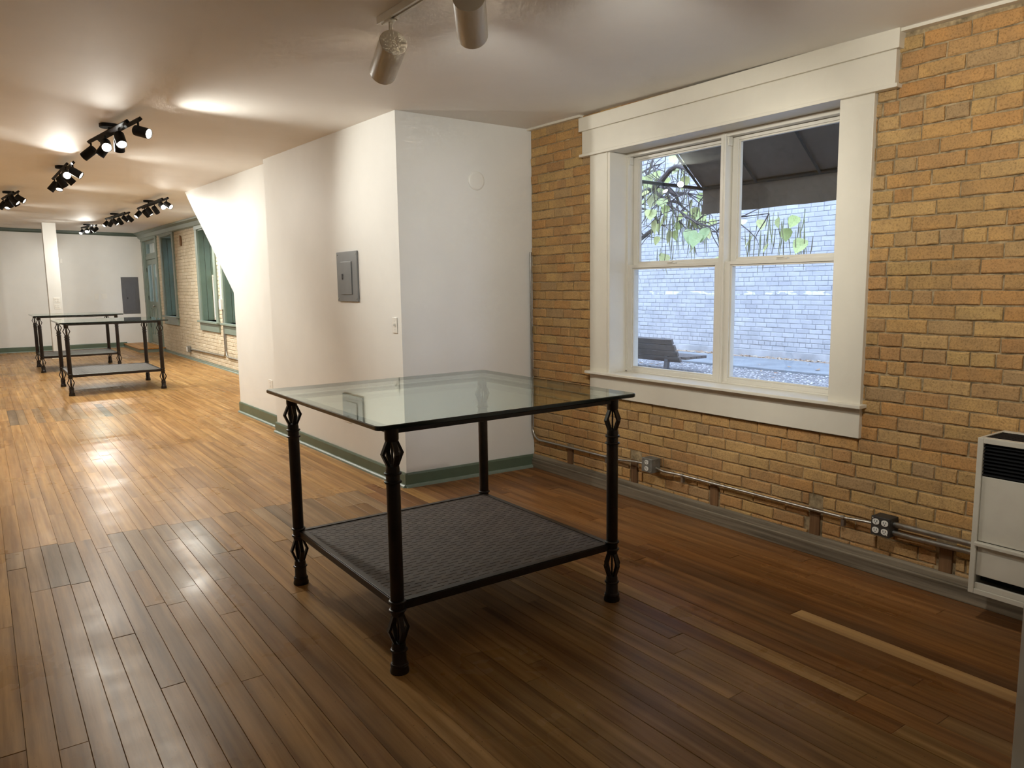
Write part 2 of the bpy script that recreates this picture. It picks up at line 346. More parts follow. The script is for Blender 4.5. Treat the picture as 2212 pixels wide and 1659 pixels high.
def brick_shape(L, H, depth, proud, rng, chamfer=0.005):
    """one brick, face towards -x, centred on y,z ; 8 point outline"""
    o = [(-L/2, -H/2), (-L/6, -H/2), (L/6, -H/2), (L/2, -H/2), (L/2, H/2), (L/6, H/2), (-L/6, H/2), (-L/2, H/2)]
    j = lambda s: rng.uniform(-s, s)
    back = [(y+j(.0022), z+j(.0018)) for y, z in o]
    front = []
    for y, z in o:
        fy = y*(1-2*chamfer/L)+j(.0034) if abs(y) > L/2.1 else y+j(.008)
        front.append((fy, z*(1-2*chamfer/H)+j(.0026)))
    v = [(depth, y, z) for y, z in back]+[(-proud+.004+j(.0006), y, z) for y, z in back]+[(-proud+j(.0012), y, z) for y, z in front]
    f = []
    for i in range(8):
        k = (i+1) % 8; f += [(i, i+8, k+8, k), (i+8, i+16, k+16, k+8)]
    f.append(tuple(range(16, 24))); f = [t[::-1] for t in f]
    return v, f
def brick_variants(tag_, L, H, proud, mat_, n=10, seed=3, depth=0.02):
    rng = random.Random(seed); out = []
    for i in range(n):
        v, f = brick_shape(L, H, depth, proud*rng.uniform(.55, 1.25), rng); b = MB(); b.v = v; b.f = f; b.m = [0]*len(f); out.append((b.mesh('brick_'+tag_, mat_), v, f))
    return out
def lay_courses(z0, pitch, ncourse, ya, yb, holes, rng, header, L=0.203, gap=0.0075):
    """list of (yc, zc, length, height)"""
    out = []
    for i in range(ncourse):
        zb = z0+i*pitch; zt = zb+pitch; hd = header(i); step = L/2 if hd else L
        y = ya - step*(0.5 if i % 2 else 0.0) - rng.uniform(0, .03)
        if hd: y = ya - rng.uniform(0, .08)
        while y < yb:
            ln = step*rng.uniform(.95, 1.05); a, b = y, y+ln; y = b
            segs = [(max(a, ya), min(b, yb))]
            for h in holes:
                if zt-.012 > h[2] and zb+.012 < h[3]:
                    ns = []
                    for s, e in segs:
                        if e <= h[0] or s >= h[1]: ns.append((s, e))
                        else:
                            if s < h[0]: ns.append((s, h[0]))
                            if e > h[1]: ns.append((h[1], e))
                    segs = ns
            for s, e in segs:
                if e-s > .028: out.append(((s+e)/2, (zb+zt)/2, e-s-gap, pitch-gap))
    return out
def place_bricks(parent, x, bricks, var, nomL, nomH, rng, nmax, vis, mat_, scale_h=True):
    """the nmax biggest on screen as single objects, the others joined"""
    ranked = []
    for b in bricks:
        p = project((x, b[0], b[1])); s = 0.0
        if p and vis(p[0], p[1]):
            pa = project((x, b[0]-b[2]/2, b[1])); pb = project((x, b[0]+b[2]/2, b[1]))
            if pa and pb: s = abs(pa[0]-pb[0])*b[3]*FPX/p[2]
        ranked.append((s, b))
    ranked.sort(key=lambda t: -t[0]); rest = MB(); org = ORG[parent.name]
    for i, (s, b) in enumerate(ranked):
        me, v, f = var[rng.randrange(len(var))]; sy, sz = b[2]/nomL, b[3]/nomH
        tilt = rng.uniform(-.012, .012)
        if i < nmax and s > 0: inst('brick', me, parent, (x-org[0], b[0]-org[1], b[1]-org[2]), (1, sy, sz), (tilt, 0, 0))
        else:
            n = len(rest.v); rest.v += [(x+vx, b[0]+vy*sy, b[1]+vz*sz) for vx, vy, vz in v]; rest.f += [tuple(n+k for k in t) for t in f]; rest.m += [0]*len(f)
    if rest.f: tag(rest.build('brick_field', mat_, parent), None, None, None, 'stuff')

# near brick field: header course every eighth, window and nailing blocks left free
NAIL = [(4.283, .235), (3.604, .262), (2.920, .236), (2.245, .250), (1.576, .226)]
holes = [(WIN[0]-.06, WIN[1]+.06, WIN[2]-.05, WIN[3]+.06)]+[(y-.040, y+.040, .05, z+.03) for y, z in NAIL]
rb = random.Random(21)
near = lay_courses(0.056, 0.0672, 38, 0.82, 4.742, holes, rb, lambda i: i % 8 == 7)
near = [b for b in near if b[1] < cz(XW, b[0])-.02]
# bricklayer's closers beside the right window casing
near2 = []
for b in near:
    if 1.80 < b[0] < 2.10 and .70 < b[1] < 2.35 and b[2] > .12 and rb.random() < .75:
        k = rb.uniform(.35, .65); l = b[2]; y0 = b[0]-l/2
        near2 += [(y0+l*k/2, b[1], l*k-.008, b[3]), (y0+l*k+l*(1-k)/2, b[1], l*(1-k)-.008, b[3]*rb.uniform(.86, 1))]
    else: near2.append(b)
ST = brick_variants('stretcher', .193, .0572, .009, 'brick', 12, 3)
place_bricks(wr, XM, near2, ST, .193, .0572, random.Random(5), 300, lambda x, y: 1140 < x < 2260 and -60 < y < 1330, 'brick')
nb = MB()
for y, z in NAIL: MB().box(XM-.012, XM+.02, y-.029, y+.029, .085, z).build('nailing_block', 'nailer', wr, bevel=.003)
# far brick field, too small to pick apart: one joined part
farb = lay_courses(0.05, 0.0672, 46, 9.3, YF-.01, [(h[0]-.05, h[1]+.05, h[2]-.05, h[3]+.05) for h in FW+[DOOR]], random.Random(9), lambda i: i % 7 == 6)
fb = MB(); FV = brick_variants('cream', .193, .0572, .008, 'brick_cream', 8, 13); rr = random.Random(4)
for b in farb:
    if b[1] > cz(XW, b[0])-.1: continue
    me, v, f = FV[rr.randrange(8)]; n = len(fb.v)
    fb.v += [(XM+vx, b[0]+vy*b[2]/.193, b[1]+vz*b[3]/.0572) for vx, vy, vz in v]; fb.f += [tuple(n+k for k in t) for t in f]; fb.m += [0]*len(f)
tag(fb.build('brick_field', 'brick_cream', wrf), None, None, None, 'stuff')
for me, v, f in FV: bpy.data.meshes.remove(me)

# ---- white box (column) and stair enclosure
xj_at = lambda y: side_x(y, XJ)
m = MB(); base = [(2.436, YC0), (XM, YC1), (XM, YJ), (side_x(YJ), YJ)]
m.prism(base, 'z', 0, 3.1); struct(m.build('wall_column', 'wall'), 'white boxed-in wall corner with the grey breaker panel')
m = MB(); zc = 3.05
pts = [(YJ-.02, 0), (YS, 0), (YS, ZD), (YT+.36, zc), (YJ-.02, zc)]
slope = (cz(2.4, YT)-ZD)/(YT-YS); pts[3] = (YS+(zc-ZD)/slope, zc)
n = len(m.v)
for x in (0, 1):
    for y, z in pts: m.v.append((xj_at(y) if x == 0 else XM, y, z))
m.f = [(0, 1, 2, 3, 4), (9, 8, 7, 6, 5)]+[(i, i+5, (i+1) % 5+5, (i+1) % 5) for i in range(5)]; m.m = [0]*7
struct(m.build('wall_stair', 'wall'), 'white stair enclosure with a sloping underside')

# ---- pillar in the far room
pl = MB(); pl.box(1.24, 1.49, 18.93, 19.18, 0, 3.0); p_ = struct(pl.build('wall_pillar', 'wall', bevel=.006), 'white square pillar standing in the far room')
MB().box(1.20, 1.53, 18.89, 19.22, 0, .03).build('base_plate', 'trim', p_)

# ---- baseboards
def baseboard(name, a, b, inward, h=.104, t=.018, mat_='green', shoe='green_light', ext=0.0, label=None):
    """a,b: points along the wall foot; inward: unit normal into the room"""
    a, b = Vector((*a, 0)), Vector((*b, 0)); d = (b-a).normalized(); nrm = Vector((*inward, 0)); m = MB()
    A, B = a-d*ext, b+d*ext
    prof = [(0, 0), (t, 0), (t, h-.012), (t-.006, h), (0, h)]
    def sweep(prof, mi):
        n = len(m.v); k = len(prof)
        for P in (A, B):
            for o, z in prof: v = P+nrm*o; m.v.append((v.x, v.y, z))
        m.f.append(tuple(n+i for i in range(k))); m.f.append(tuple(n+k+i for i in range(k))[::-1]); m.m += [mi, mi]
        for i in range(k): j = (i+1) % k; m.f.append((n+i, n+k+i, n+k+j, n+j)); m.m.append(mi)
    sweep(prof, 0); o = m.build(name, mat_); struct(o, label)
    m = MB(); sweep([(t-.002, 0), (t+.020, 0), (t+.017, .012), (t+.008, .020), (t-.002, .022)], 0); m.build('shoe_moulding', shoe, o)
    return o
dn = Vector((XM-2.436, YC1-YC0, 0)).normalized()
baseboard('baseboard_front', (2.436, YC0), (XM-.03, YC1), (dn.y, -dn.x), ext=.018, label='green baseboard along the shaded face of white box')
ds = Vector((side_x(YJ)-2.436, YJ-YC0, 0)).normalized()
baseboard('baseboard_side', (2.436, YC0), (side_x(YJ), YJ), (-ds.y, ds.x), ext=.017, label='green baseboard along the bright side of white box')
baseboard('baseboard_stair', (xj_at(YJ), YJ), (xj_at(YS), YS), (-ds.y, ds.x), h=.125, label='green baseboard along the stair enclosure')
baseboard('baseboard_far', (XL, YF), (XM-.5, YF), (0, -1), h=.125, label='green baseboard along the far wall')
o = baseboard('baseboard_right_far', (XM, 9.1), (XM, 19.2), (-1, 0), h=.05, mat_='green_light', label='low green baseboard below the cream brick wall')
# weathered board below the near bricks, with a ledge on top
m = MB(); m.prism([(XM, 0), (XW-.030, 0), (XW-.030, .066), (XW-.026, .072), (XM, .072)], 'y', 0.80, 4.735)
bw = struct(m.build('baseboard_right', 'oldwood', bevel=.003), 'weathered grey wooden board below the tan brick wall')
MB().prism([(XM, .072), (XW-.022, .072), (XW-.018, .098), (XW-.008, .106), (XM, .106)], 'y', 0.80, 4.735).build('cap_strip', 'oldwood', bw, bevel=.002)
# ---- ceiling edge strips
m = MB()
for ya, yb in ((0.8, 1.90), (4.13, 4.742)):
    n = len(m.v)
    for y in (ya, yb):
        z = cz(XW, y); m.v += [(XW-.035, y, z-.014), (XW-.035, y, z+.01), (XM, y, z+.01), (XM, y, z-.014)]
    m.f += [(n, n+1, n+2, n+3), (n+7, n+6, n+5, n+4), (n, n+4, n+5, n+1), (n+3, n+2, n+6, n+7), (n, n+3, n+7, n+4)]; m.m += [0]*5
struct(m.build('trim_1', 'trim'), 'thin white strip where ceiling meets tan bricks')
m = MB(); n = 0
for y in (9.0, YF):
    z = cz(XW, y); m.v += [(XM, y, z+.01), (XM-.16, y, z+.01), (XM-.16, y, z-.03), (XM-.09, y, z-.06), (XM-.06, y, z-.13), (XM-.025, y, z-.15), (XM, y, z-.15)]
m.f = [tuple(range(7)), tuple(range(13, 6, -1))]+[(i, i+7, (i+1) % 7+7, (i+1) % 7) for i in range(7)]; m.m = [0]*9
struct(m.build('trim_2', 'green_light'), 'sage green crown moulding above the cream brick wall')
m = MB(); m.v = [(x, y, cz(x, YF)+dz) for x in (XL, XM-.03) for y, dz in ((YF, .01), (YF-.03, .01), (YF-.03, -.055), (YF-.02, -.085), (YF, -.085))]
m.f = [(0, 1, 2, 3, 4), (9, 8, 7, 6, 5)]+[(i, i+5, (i+1) % 5+5, (i+1) % 5) for i in range(5)]; m.m = [0]*7
struct(m.build('trim_3', 'green_crown'), 'dark green crown strip along the far wall')

# ---- big white window
w = empty('window_1', (XW, 3.01, WIN[2])); struct(w, 'large white double window with four sashes in the tan brick wall')
A = XW-.025
T = lambda n, *b, bev=.002, mt='trim': MB().box(*b).build(n, mt, w, bevel=bev)
T('casing', A, XM, 3.857, 4.031, .835, 2.327); T('casing', A, XM, 2.010, 2.184, .835, 2.327)
T('header_board', XW-.032, XM, 1.912, 4.106, 2.337, 2.492); T('head_bead', XW-.048, XM, 1.895, 4.122, 2.321, 2.339)
T('head_cap', XW-.048, XM, 1.893, 4.126, 2.492, 2.583)
MB().box(XW-.066, XM, 1.988, 4.046, .822, .840).box(XM-.001, XO+.02, 2.162, 3.857, .824, .836).build('stool', 'trim', w, bevel=.003)
T('apron', A, XM, 2.010, 4.031, .668, .822)
T('jamb', XW-.020, XO, 3.835, 3.857, .836, 2.344); T('jamb', XW-.020, XO, 2.162, 2.184, .836, 2.344); T('head_jamb', XW-.020, XO, 2.184, 3.835, 2.322, 2.344)
F0 = XW+.128
# outer frame and mullion
T('frame_head', F0, F0+.11, 2.184, 3.835, 2.296, 2.322, mt='vinyl'); T('frame_sill', F0+.004, F0+.11, 2.184, 3.835, .836, .846, mt='vinyl')
T('frame_stile', F0+.004, F0+.11, 3.817, 3.835, .836, 2.322, mt='vinyl'); T('frame_stile', F0+.004, F0+.11, 2.184, 2.205, .836, 2.322, mt='vinyl')
MB().box(F0-.006, F0+.11, 2.990, 3.028, .836, 2.322).box(F0-.010, F0+.02, 3.003, 3.018, .836, 2.322).build('mullion', 'vinyl', w, bevel=.002)
def sash(y0, y1, z0, z1, xf, st, top, bot, name, latch):
    s = MB(); d = .034
    s.box(xf, xf+d, y0, y0+st, z0, z1).box(xf, xf+d, y1-st, y1, z0, z1).box(xf, xf+d, y0+st, y1-st, z1-top, z1).box(xf, xf+d, y0+st, y1-st, z0, z0+bot)
    e = .010   # inner glazing bead
    s.box(xf+.008, xf+d-.004, y0+st, y0+st+e, z0+bot, z1-top).box(xf+.008, xf+d-.004, y1-st-e, y1-st, z0+bot, z1-top)
    s.box(xf+.008, xf+d-.004, y0+st+e, y1-st-e, z1-top-e, z1-top).box(xf+.008, xf+d-.004, y0+st+e, y1-st-e, z0+bot, z0+bot+e)
    o = s.build(name, 'vinyl', w, bevel=.0015)
    MB().box(xf+.016, xf+.020, y0+st+e-.004, y1-st-e+.004, z0+bot+e-.004, z1-top-e+.004).build('pane', 'pane', o)
    if latch:
        ym = (y0+y1)/2; MB().box(xf-.004, xf+.02, ym-.035, ym+.035, z1, z1+.008).build('latch_base', 'vinyl', o, bevel=.002)
        MB().box(xf-.010, xf+.010, ym-.012, ym+.028, z1+.008, z1+.014).build('latch_lever', 'trim', o, bevel=.002)
for y0, y1 in ((3.028, 3.817), (2.205, 2.990)):
    sash(y0, y1, .846, 1.572, F0+.008, .036, .020, .024, 'lower_sash', True)
    sash(y0+.004, y1-.004, 1.560, 2.294, F0+.052, .040, .018, .026, 'upper_sash', False)
# side tracks seen above the lower sashes
for y in (3.817, 3.028, 2.990, 2.205):
    s = -1 if y in (3.817, 2.990) else 1
    MB().box(F0+.010, F0+.042, min(y, y+s*.010), max(y, y+s*.010), 2.245, 2.296).build('balance_shoe', 'vinyl', w, bevel=.001)

# ---- far windows and door
def far_window(i, h, label):
    y0, y1, z0, z1 = h; o = empty('window_%d' % i, (XW, (y0+y1)/2, z0)); struct(o, label); g = 'green_light'
    B = lambda n, *b, mt=g: MB().box(*b).build(n, mt, o, bevel=.004)
    B('casing', XW-.03, XM, y1, y1+.15, z0-.01, z1+.01); B('casing', XW-.03, XM, y0-.15, y0, z0-.01, z1+.01)
    B('header_board', XW-.035, XM, y0-.17, y1+.17, z1, z1+.17); B('head_cap', XW-.07, XM, y0-.19, y1+.19, z1+.17, z1+.20)
    B('stool', XW-.075, XM+.3, y0-.19, y1+.19, z0-.035, z0); B('apron', XW-.03, XM, y0-.15, y1+.15, z0-.19, z0-.035)
    for yy, n in ((y1, -1), (y0, 1)):
        for k in range(3): B('jamb_board', XM-.01+k*.105, XM+.09+k*.105, min(yy, yy+n*.02), max(yy, yy+n*.02), z0, z1, mt='green')  # darker green than the casing: shade of the reveal put into the colour
    B('head_jamb', XM-.01, XM+.31, y0, y1, z1-.02, z1)
    xs = XM+.20; zm = (z0+z1)/2-.02; yy0, yy1 = y0+.02, y1-.02
    for a, b, x in ((z0+.002, zm+.03, xs), (zm, z1-.02, xs+.045)):
        s = MB(); s.box(x, x+.04, yy0, yy0+.05, a, b).box(x, x+.04, yy1-.05, yy1, a, b).box(x, x+.04, yy0+.05, yy1-.05, b-.045, b).box(x, x+.04, yy0+.05, yy1-.05, a, a+.06)
        so = s.build('sash', 'vinyl', o, bevel=.003); MB().box(x+.018, x+.023, yy0+.045, yy1-.045, a+.055, b-.04).build('pane', 'pane', so)
    return o
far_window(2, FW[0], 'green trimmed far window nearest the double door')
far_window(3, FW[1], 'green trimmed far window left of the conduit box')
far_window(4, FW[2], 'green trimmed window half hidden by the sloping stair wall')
d = empty('door_1', (XW, 20.38, .1)); struct(d, 'sage green double door with tall glass panes in the far corner')
B = lambda n, *b, mt='green_light', par=None: MB().box(*b).build(n, mt, par or d, bevel=.004)
y0, y1, z0, z1 = DOOR
B('casing', XW-.03, XM, y1, y1+.18, 0.05, z1); B('casing', XW-.03, XM, y0-.17, y0, 0.05, z1); B('header_board', XW-.035, XM, y0-.20, y1+.22, z1, z1+.16); B('head_cap', XW-.07, XM, y0-.22, y1+.24, z1+.16, z1+.19)
B('jamb', XM-.01, XM+.2, y1-.03, y1, z0, z1); B('jamb', XM-.01, XM+.2, y0, y0+.03, z0, z1); B('transom_bar', XM+.01, XM+.1, y0+.03, y1-.03, 2.20, 2.28)
tr = MB(); tr.box(XM+.03, XM+.07, y0+.03, y0+.12, 2.28, z1).box(XM+.03, XM+.07, y1-.12, y1-.03, 2.28, z1).box(XM+.03, XM+.07, y0+.12, y1-.12, z1-.08, z1).box(XM+.03, XM+.07, y0+.12, y1-.12, 2.28, 2.35)
tro = tr.build('transom_sash', 'green_light', d, bevel=.003); MB().box(XM+.048, XM+.053, y0+.11, y1-.11, 2.34, z1-.07).build('pane', 'pane', tro)
ym = (y0+y1)/2
for a, b, kn in ((y0+.033, ym-.002, 1), (ym+.002, y1-.033, 0)):
    s = MB(); X0, X1 = XM+.03, XM+.075
    s.box(X0, X1, a, a+.12, z0+.01, 2.195).box(X0, X1, b-.12, b, z0+.01, 2.195).box(X0, X1, a+.12, b-.12, 2.07, 2.195).box(X0, X1, a+.12, b-.12, .98, 1.16).box(X0, X1, a+.12, b-.12, z0+.01, z0+.22)
    s.box(X0, X1, (a+b)/2-.05, (a+b)/2+.05, z0+.22, .98)
    lf = s.build('door_leaf', 'green_light', d, bevel=.004)
    MB().box(X0+.018, X0+.023, a+.11, b-.11, 1.15, 2.08).build('pane', 'pane', lf)
    for p, q in ((a+.12, (a+b)/2-.05), ((a+b)/2+.05, b-.12)): MB().box(X0+.018, X0+.03, p, q, z0+.22, .98).build('panel', 'green_light', lf)
    if kn: MB().lathe([(.012, 0), (.012, .03), (.028, .035), (.032, .05), (.026, .064), (.008, .07)], 12).build('door_knob', 'steel', lf, smooth=True, off=(0, 0, 0)).matrix_local = Matrix.Translation((X0-ORG[d.name][0], b-.05-ORG[d.name][1], 1.05-ORG[d.name][2])) @ Matrix.Rotation(-math.pi/2, 4, 'Y')
    for hz in (.55, 1.25, 1.95): MB().box(X0-.012, X0+.002, (b if not kn else a)-.015, (b if not kn else a)+.015, hz-.05, hz+.05).build('hinge', 'black', lf)
st = empty('door_step', (3.25, 20.35, 0)); tag(st, 'low wooden step with ochre top before the green double door', 'step')
MB().box(2.98, XW-.012, 19.22, YF-.03, 0, .075).build('riser', 'green_light', st); MB().box(2.96, XW-.012, 19.20, YF-.03, .075, .098).build('tread', 'ochre', st, bevel=.006)

# ---- floor: base and planks
fl = struct(MB().box(XL, XOF, YB, YF+.2, -.06, -.0035).build('floor', 'gap'), 'worn wooden plank floor')
PW, XG = .0845, .002
rp = random.Random(31); planks = []
k0 = int(math.floor((XL-XG)/PW)); k1 = int(math.ceil((XM-XG)/PW))
for k in range(k0, k1):
    xa = max(XL, XG+k*PW); xb = min(XM, XG+(k+1)*PW); xm = (xa+xb)/2
    cuts = {YB, YF}
    inband = xm < 2.12
    if inband:
        top = 4.93 + rp.choice([0, 0, .0, .02, -.22, .03]); bot = rp.choice([4.21, 4.21, 4.20, 3.82, 4.62, 3.42, 3.64])
        cuts |= {top, bot}
        if xm > .15 and xm < 1.5: cuts |= {9.74 + rp.choice([0, 0, .03]), 10.4 + rp.uniform(0, .75)}
    fixed = sorted(cuts)
    for a, b in zip(fixed, fixed[1:]):
        y = a
        while b-y > 2.6:
            y += rp.uniform(.7, 2.5)
            if b-y > .35: cuts.add(y)
            else: break
    cs = sorted(cuts)
    for a, b in zip(cs, cs[1:]):
        if b-a < .02: continue
        ymid = (a+b)/2
        if inband and ((bot-.01 <= a and b <= top+.01) or (9.7 < a and b < 11.3 and .15 < xm < 1.5)): mt = 'plank_grey' if rp.random() < .55 else ('plank_near' if rp.random() < .6 else 'plank_far')
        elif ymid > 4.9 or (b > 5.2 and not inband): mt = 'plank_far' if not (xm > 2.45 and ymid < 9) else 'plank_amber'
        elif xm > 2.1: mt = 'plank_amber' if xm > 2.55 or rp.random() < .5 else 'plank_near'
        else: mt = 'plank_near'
        planks.append((xa, xb, a, b, mt))
# the pale replacement strip on the right
planks = [p for p in planks if not (p[0] < 2.83 < p[1] and p[3] > .9 and p[2] < 1.9)] + [(2.7905, 2.875, 1.87, 3.6, 'plank_amber'), (2.7905, 2.875, -.5, 1.868, 'plank_pale')]
PM = {}
def plank_mesh(mt):
    if mt not in PM:
        b = MB(); e = .0009; zt = 0.0; q_ = .493 if mt == 'plank_far' else .486; q2 = .4995 if mt == 'plank_far' else .4988
        b.v = [(-.5, -.5, -.0035), (.5, -.5, -.0035), (.5, .5, -.0035), (-.5, .5, -.0035), (-.5, -.5, -e), (.5, -.5, -e), (.5, .5, -e), (-.5, .5, -e), (-q_, -q2, zt), (q_, -q2, zt), (q_, q2, zt), (-q_, q2, zt)]
        for o in (0, 4):
            for i in range(4): j = (i+1) % 4; b.f.append((o+i, o+j, o+4+j, o+4+i))
        b.f.append((8, 9, 10, 11)); b.m = [0]*len(b.f); PM[mt] = (b.mesh('plank', mt), b.v, b.f)
    return PM[mt]
rk = []
for p in planks:
    s = 0
    xs = [project((x, y, 0)) for x in (p[0], p[1]) for y in (max(p[2], .4), max(p[3], .4))]
    if all(xs):
        cx = [min(max(q[0], 0), IW) for q in xs]; cy = [min(max(q[1], 0), IH) for q in xs]
        if max(cx)-min(cx) > 1 and max(cy)-min(cy) > 1: s = (max(cx)-min(cx))*(max(cy)-min(cy))**.5
    rk.append((s, p))
rk.sort(key=lambda t: -t[0]); rest = {}
for i, (s, p) in enumerate(rk):
    me, v, f = plank_mesh(p[4]); g = .0006 if p[4] == 'plank_far' else .0011; sx, sy = p[1]-p[0]-g, p[3]-p[2]-g; cx, cy = (p[0]+p[1])/2, (p[2]+p[3])/2; dz = rp.uniform(-.0007, .0007)
    if i < 300 and s > 0: inst('plank', me, fl, (cx, cy, dz), (sx, sy, 1))
    else:
        r = rest.setdefault(p[4], MB()); n = len(r.v); r.v += [(cx+vx*sx, cy+vy*sy, vz+dz) for vx, vy, vz in v]; r.f += [tuple(n+k for k in t) for t in f]; r.m += [0]*len(f)
for mt, r in rest.items(): tag(r.build('plank_field', mt, fl), None, None, None, 'stuff')

# ================================================================ TABLES
LEGH = 0.941
def make_table():
    t = empty('glass_table', (0, 0, 0)); W2, D2 = .5435, .535
    prof_tube = [(.026, .10), (.026, .125)]
    leg = MB()
    # foot, lower collar, long tube, upper collar and neck as one turned post
    leg.lathe([(.036, 0), (.037, .010), (.033, .022), (.035, .030), (.031, .036), (.028, .042), (.027, .108), (.025, .118), (.004, .122), (.004, .222), (.024, .226), (.026, .236), (.026, .787), (.024, .800), (.004, .804), (.004, .889), (.024, .892), (.026, .900), (.026, LEGH)], 20)
    lme = leg.mesh('leg', 'iron', smooth=False)
    ring = MB().lathe([(.025, -.005), (.031, -.004), (.034, 0), (.031, .004), (.025, .005)], 20).mesh('ring', 'iron')
    for me in (lme, ring):
        me.polygons.foreach_set('use_smooth', [True]*len(me.polygons))
    def bar_mesh(z0, z1, zm):
        b = MB(); pr = [(.019, z0), (.041, zm), (.019, z1)]; n = 0
        hw, th = .0085, .011
        prof = [(.022, z0), (.044, zm), (.022, z1), (.022-th, z1), (.044-th, zm), (.022-th, z0)]
        b.prism([(r, z) for r, z in prof], 'y', -hw, hw); return b.mesh('cage_bar', 'iron')
    up, lo = bar_mesh(.798, .894, .846), bar_mesh(.116, .228, .172)
    for sx in (-1, 1):
        for sy in (-1, 1):
            L = inst('leg', lme, t, (sx*W2, sy*D2, 0))
            e = L.modifiers.new('split', 'EDGE_SPLIT'); e.split_angle = math.radians(35)
            for k in range(4):
                for me in (up, lo): inst('cage_bar', me, L, (0, 0, 0), rot=(0, 0, k*math.pi/2))
            for z in (.772, .740, .281, .247, .090, .034): inst('ring', ring, L, (0, 0, z))
    fr = MB()
    for a in ((-W2, W2, -D2-.014, -D2+.014), (-W2, W2, D2-.014, D2+.014)): fr.box(a[0], a[1], a[2], a[3], LEGH-.020, LEGH)
    for a in ((-W2-.014, -W2+.014, -D2, D2), (W2-.014, W2+.014, -D2, D2)): fr.box(a[0], a[1], a[2], a[3], LEGH-.020, LEGH)
    fr.build('top_frame', 'iron', t, bevel=.002)
    # shelf: angle frame and slotted sheet
    zs = .272; fr = MB(); wv = .026
    for s in (-1, 1):
        fr.box(-W2, W2, s*D2-.004, s*D2+.004, zs-.030, zs); fr.box(s*W2-.004, s*W2+.004, -D2, D2, zs-.030, zs)
        fr.box(-W2, W2, min(s*D2, s*(D2-wv)), max(s*D2, s*(D2-wv)), zs, zs+.003); fr.box(min(s*W2, s*(W2-wv)), max(s*W2, s*(W2-wv)), -D2, D2, zs, zs+.003)
    fr.build('shelf_frame', 'iron', t, bevel=.001)
    sh = MB(); rows = 38; y0, y1 = -D2+wv*.6, D2-wv*.6; x0, x1 = -W2+wv*.6, W2-wv*.6; pitch = (y1-y0)/rows; slot = .0038; z0, z1 = zs-.006, zs-.001
    for i in range(rows):
        a = y0+i*pitch; sh.box(x0, x1, a+slot, a+pitch, z0, z1)
        x = x0; ph = .072; off = (ph/2 if i % 2 else 0)-.02; k = 0; s0 = x0+off
        edges = [x0]
        while s0 < x1:
            a1, b1 = max(s0, x0), min(s0+.052, x1)
            if b1 > a1: edges += [a1, b1]
            s0 += ph
        edges.append(x1)
        for p, q in zip(edges[::2], edges[1::2]):
            if q-p > .001: sh.box(p, q, a, a+slot, z0, z1)
    sh.build('shelf_panel', 'shelf', t)
    # glass sheet with rounded corners, dark polished edge
    g = MB(); r = rounded_rect(-.637, .637, -.635, .635, .022, 5); k = len(r); zb, zt = LEGH+.001, LEGH+.0185; e = .003
    rings = []
    for dz, ins in ((zb, e), (zb+e, 0), (zt-e, 0), (zt, e)):
        n = len(g.v); g.v += [(x*(1-ins/.637), y*(1-ins/.637), dz) for x, y in r]; rings.append(n)
    g.f.append(tuple(rings[0]+i for i in range(k))[::-1]); g.m.append(0); g.f.append(tuple(rings[3]+i for i in range(k))); g.m.append(0)
    for a, b in zip(rings, rings[1:]):
        for i in range(k): j = (i+1) % k; g.f.append((a+i, a+j, b+j, b+i)); g.m.append(1)
    go = g.build('glass_top', ['glass_table', 'glass_edge'], t); go['label'] = 'thick clear glass sheet with rounded corners'; go.location = (.018, .058, 0)
    return t
GT = 'glass topped iron work tables'
t1 = make_table(); t1.location = (1.7305, 2.987, 0)
tag(t1, 'square glass-top iron table in the foreground with slotted lower shelf', 'table', GT)
t2 = copy_tree(t1); t2.location = (1.55, 12.64, 0); t2.scale = (1.09, 1.19, 1.06); tag(t2, 'glass-top iron table further back, the front one of two in far room', 'table', GT)
t3 = copy_tree(t1); t3.location = (1.47, 16.45, 0); t3.scale = (1.13, 1.19, 1.06); tag(t3, 'glass-top iron table farthest from camera, behind another table', 'table', GT)

# ================================================================ LIGHTS
def spot(name, parent, loc, d, watts, size=95, blend=.55, rad=.03):
    l = bpy.data.lights.new(name, 'SPOT'); l.energy = watts; l.color = LAMP; l.spot_size = math.radians(size); l.spot_blend = blend; l.shadow_soft_size = rad
    o = bpy.data.objects.new(name, l); COL.objects.link(o); o.parent = parent; o.location = loc; o.rotation_euler = Vector(d).to_track_quat('-Z', 'Y').to_euler(); return o
HEADM = {}
def head_meshes():
    if HEADM: return HEADM
    b = MB().lathe([(.012, -.006), (.030, 0), (.036, .006), (.036, .112), (.033, .112), (.031, .098), (.005, .097)], 20); me = b.mesh('lamp_head', 'black'); HEADM['body'] = me
    me.polygons.foreach_set('use_smooth', [True]*len(me.polygons))
    for k in ('glow', 'glow_soft'): HEADM[k] = MB().lathe([(.003, .100), (.031, .100), (.031, .106), (.003, .108)], 20).mesh('lens', k)
    return HEADM
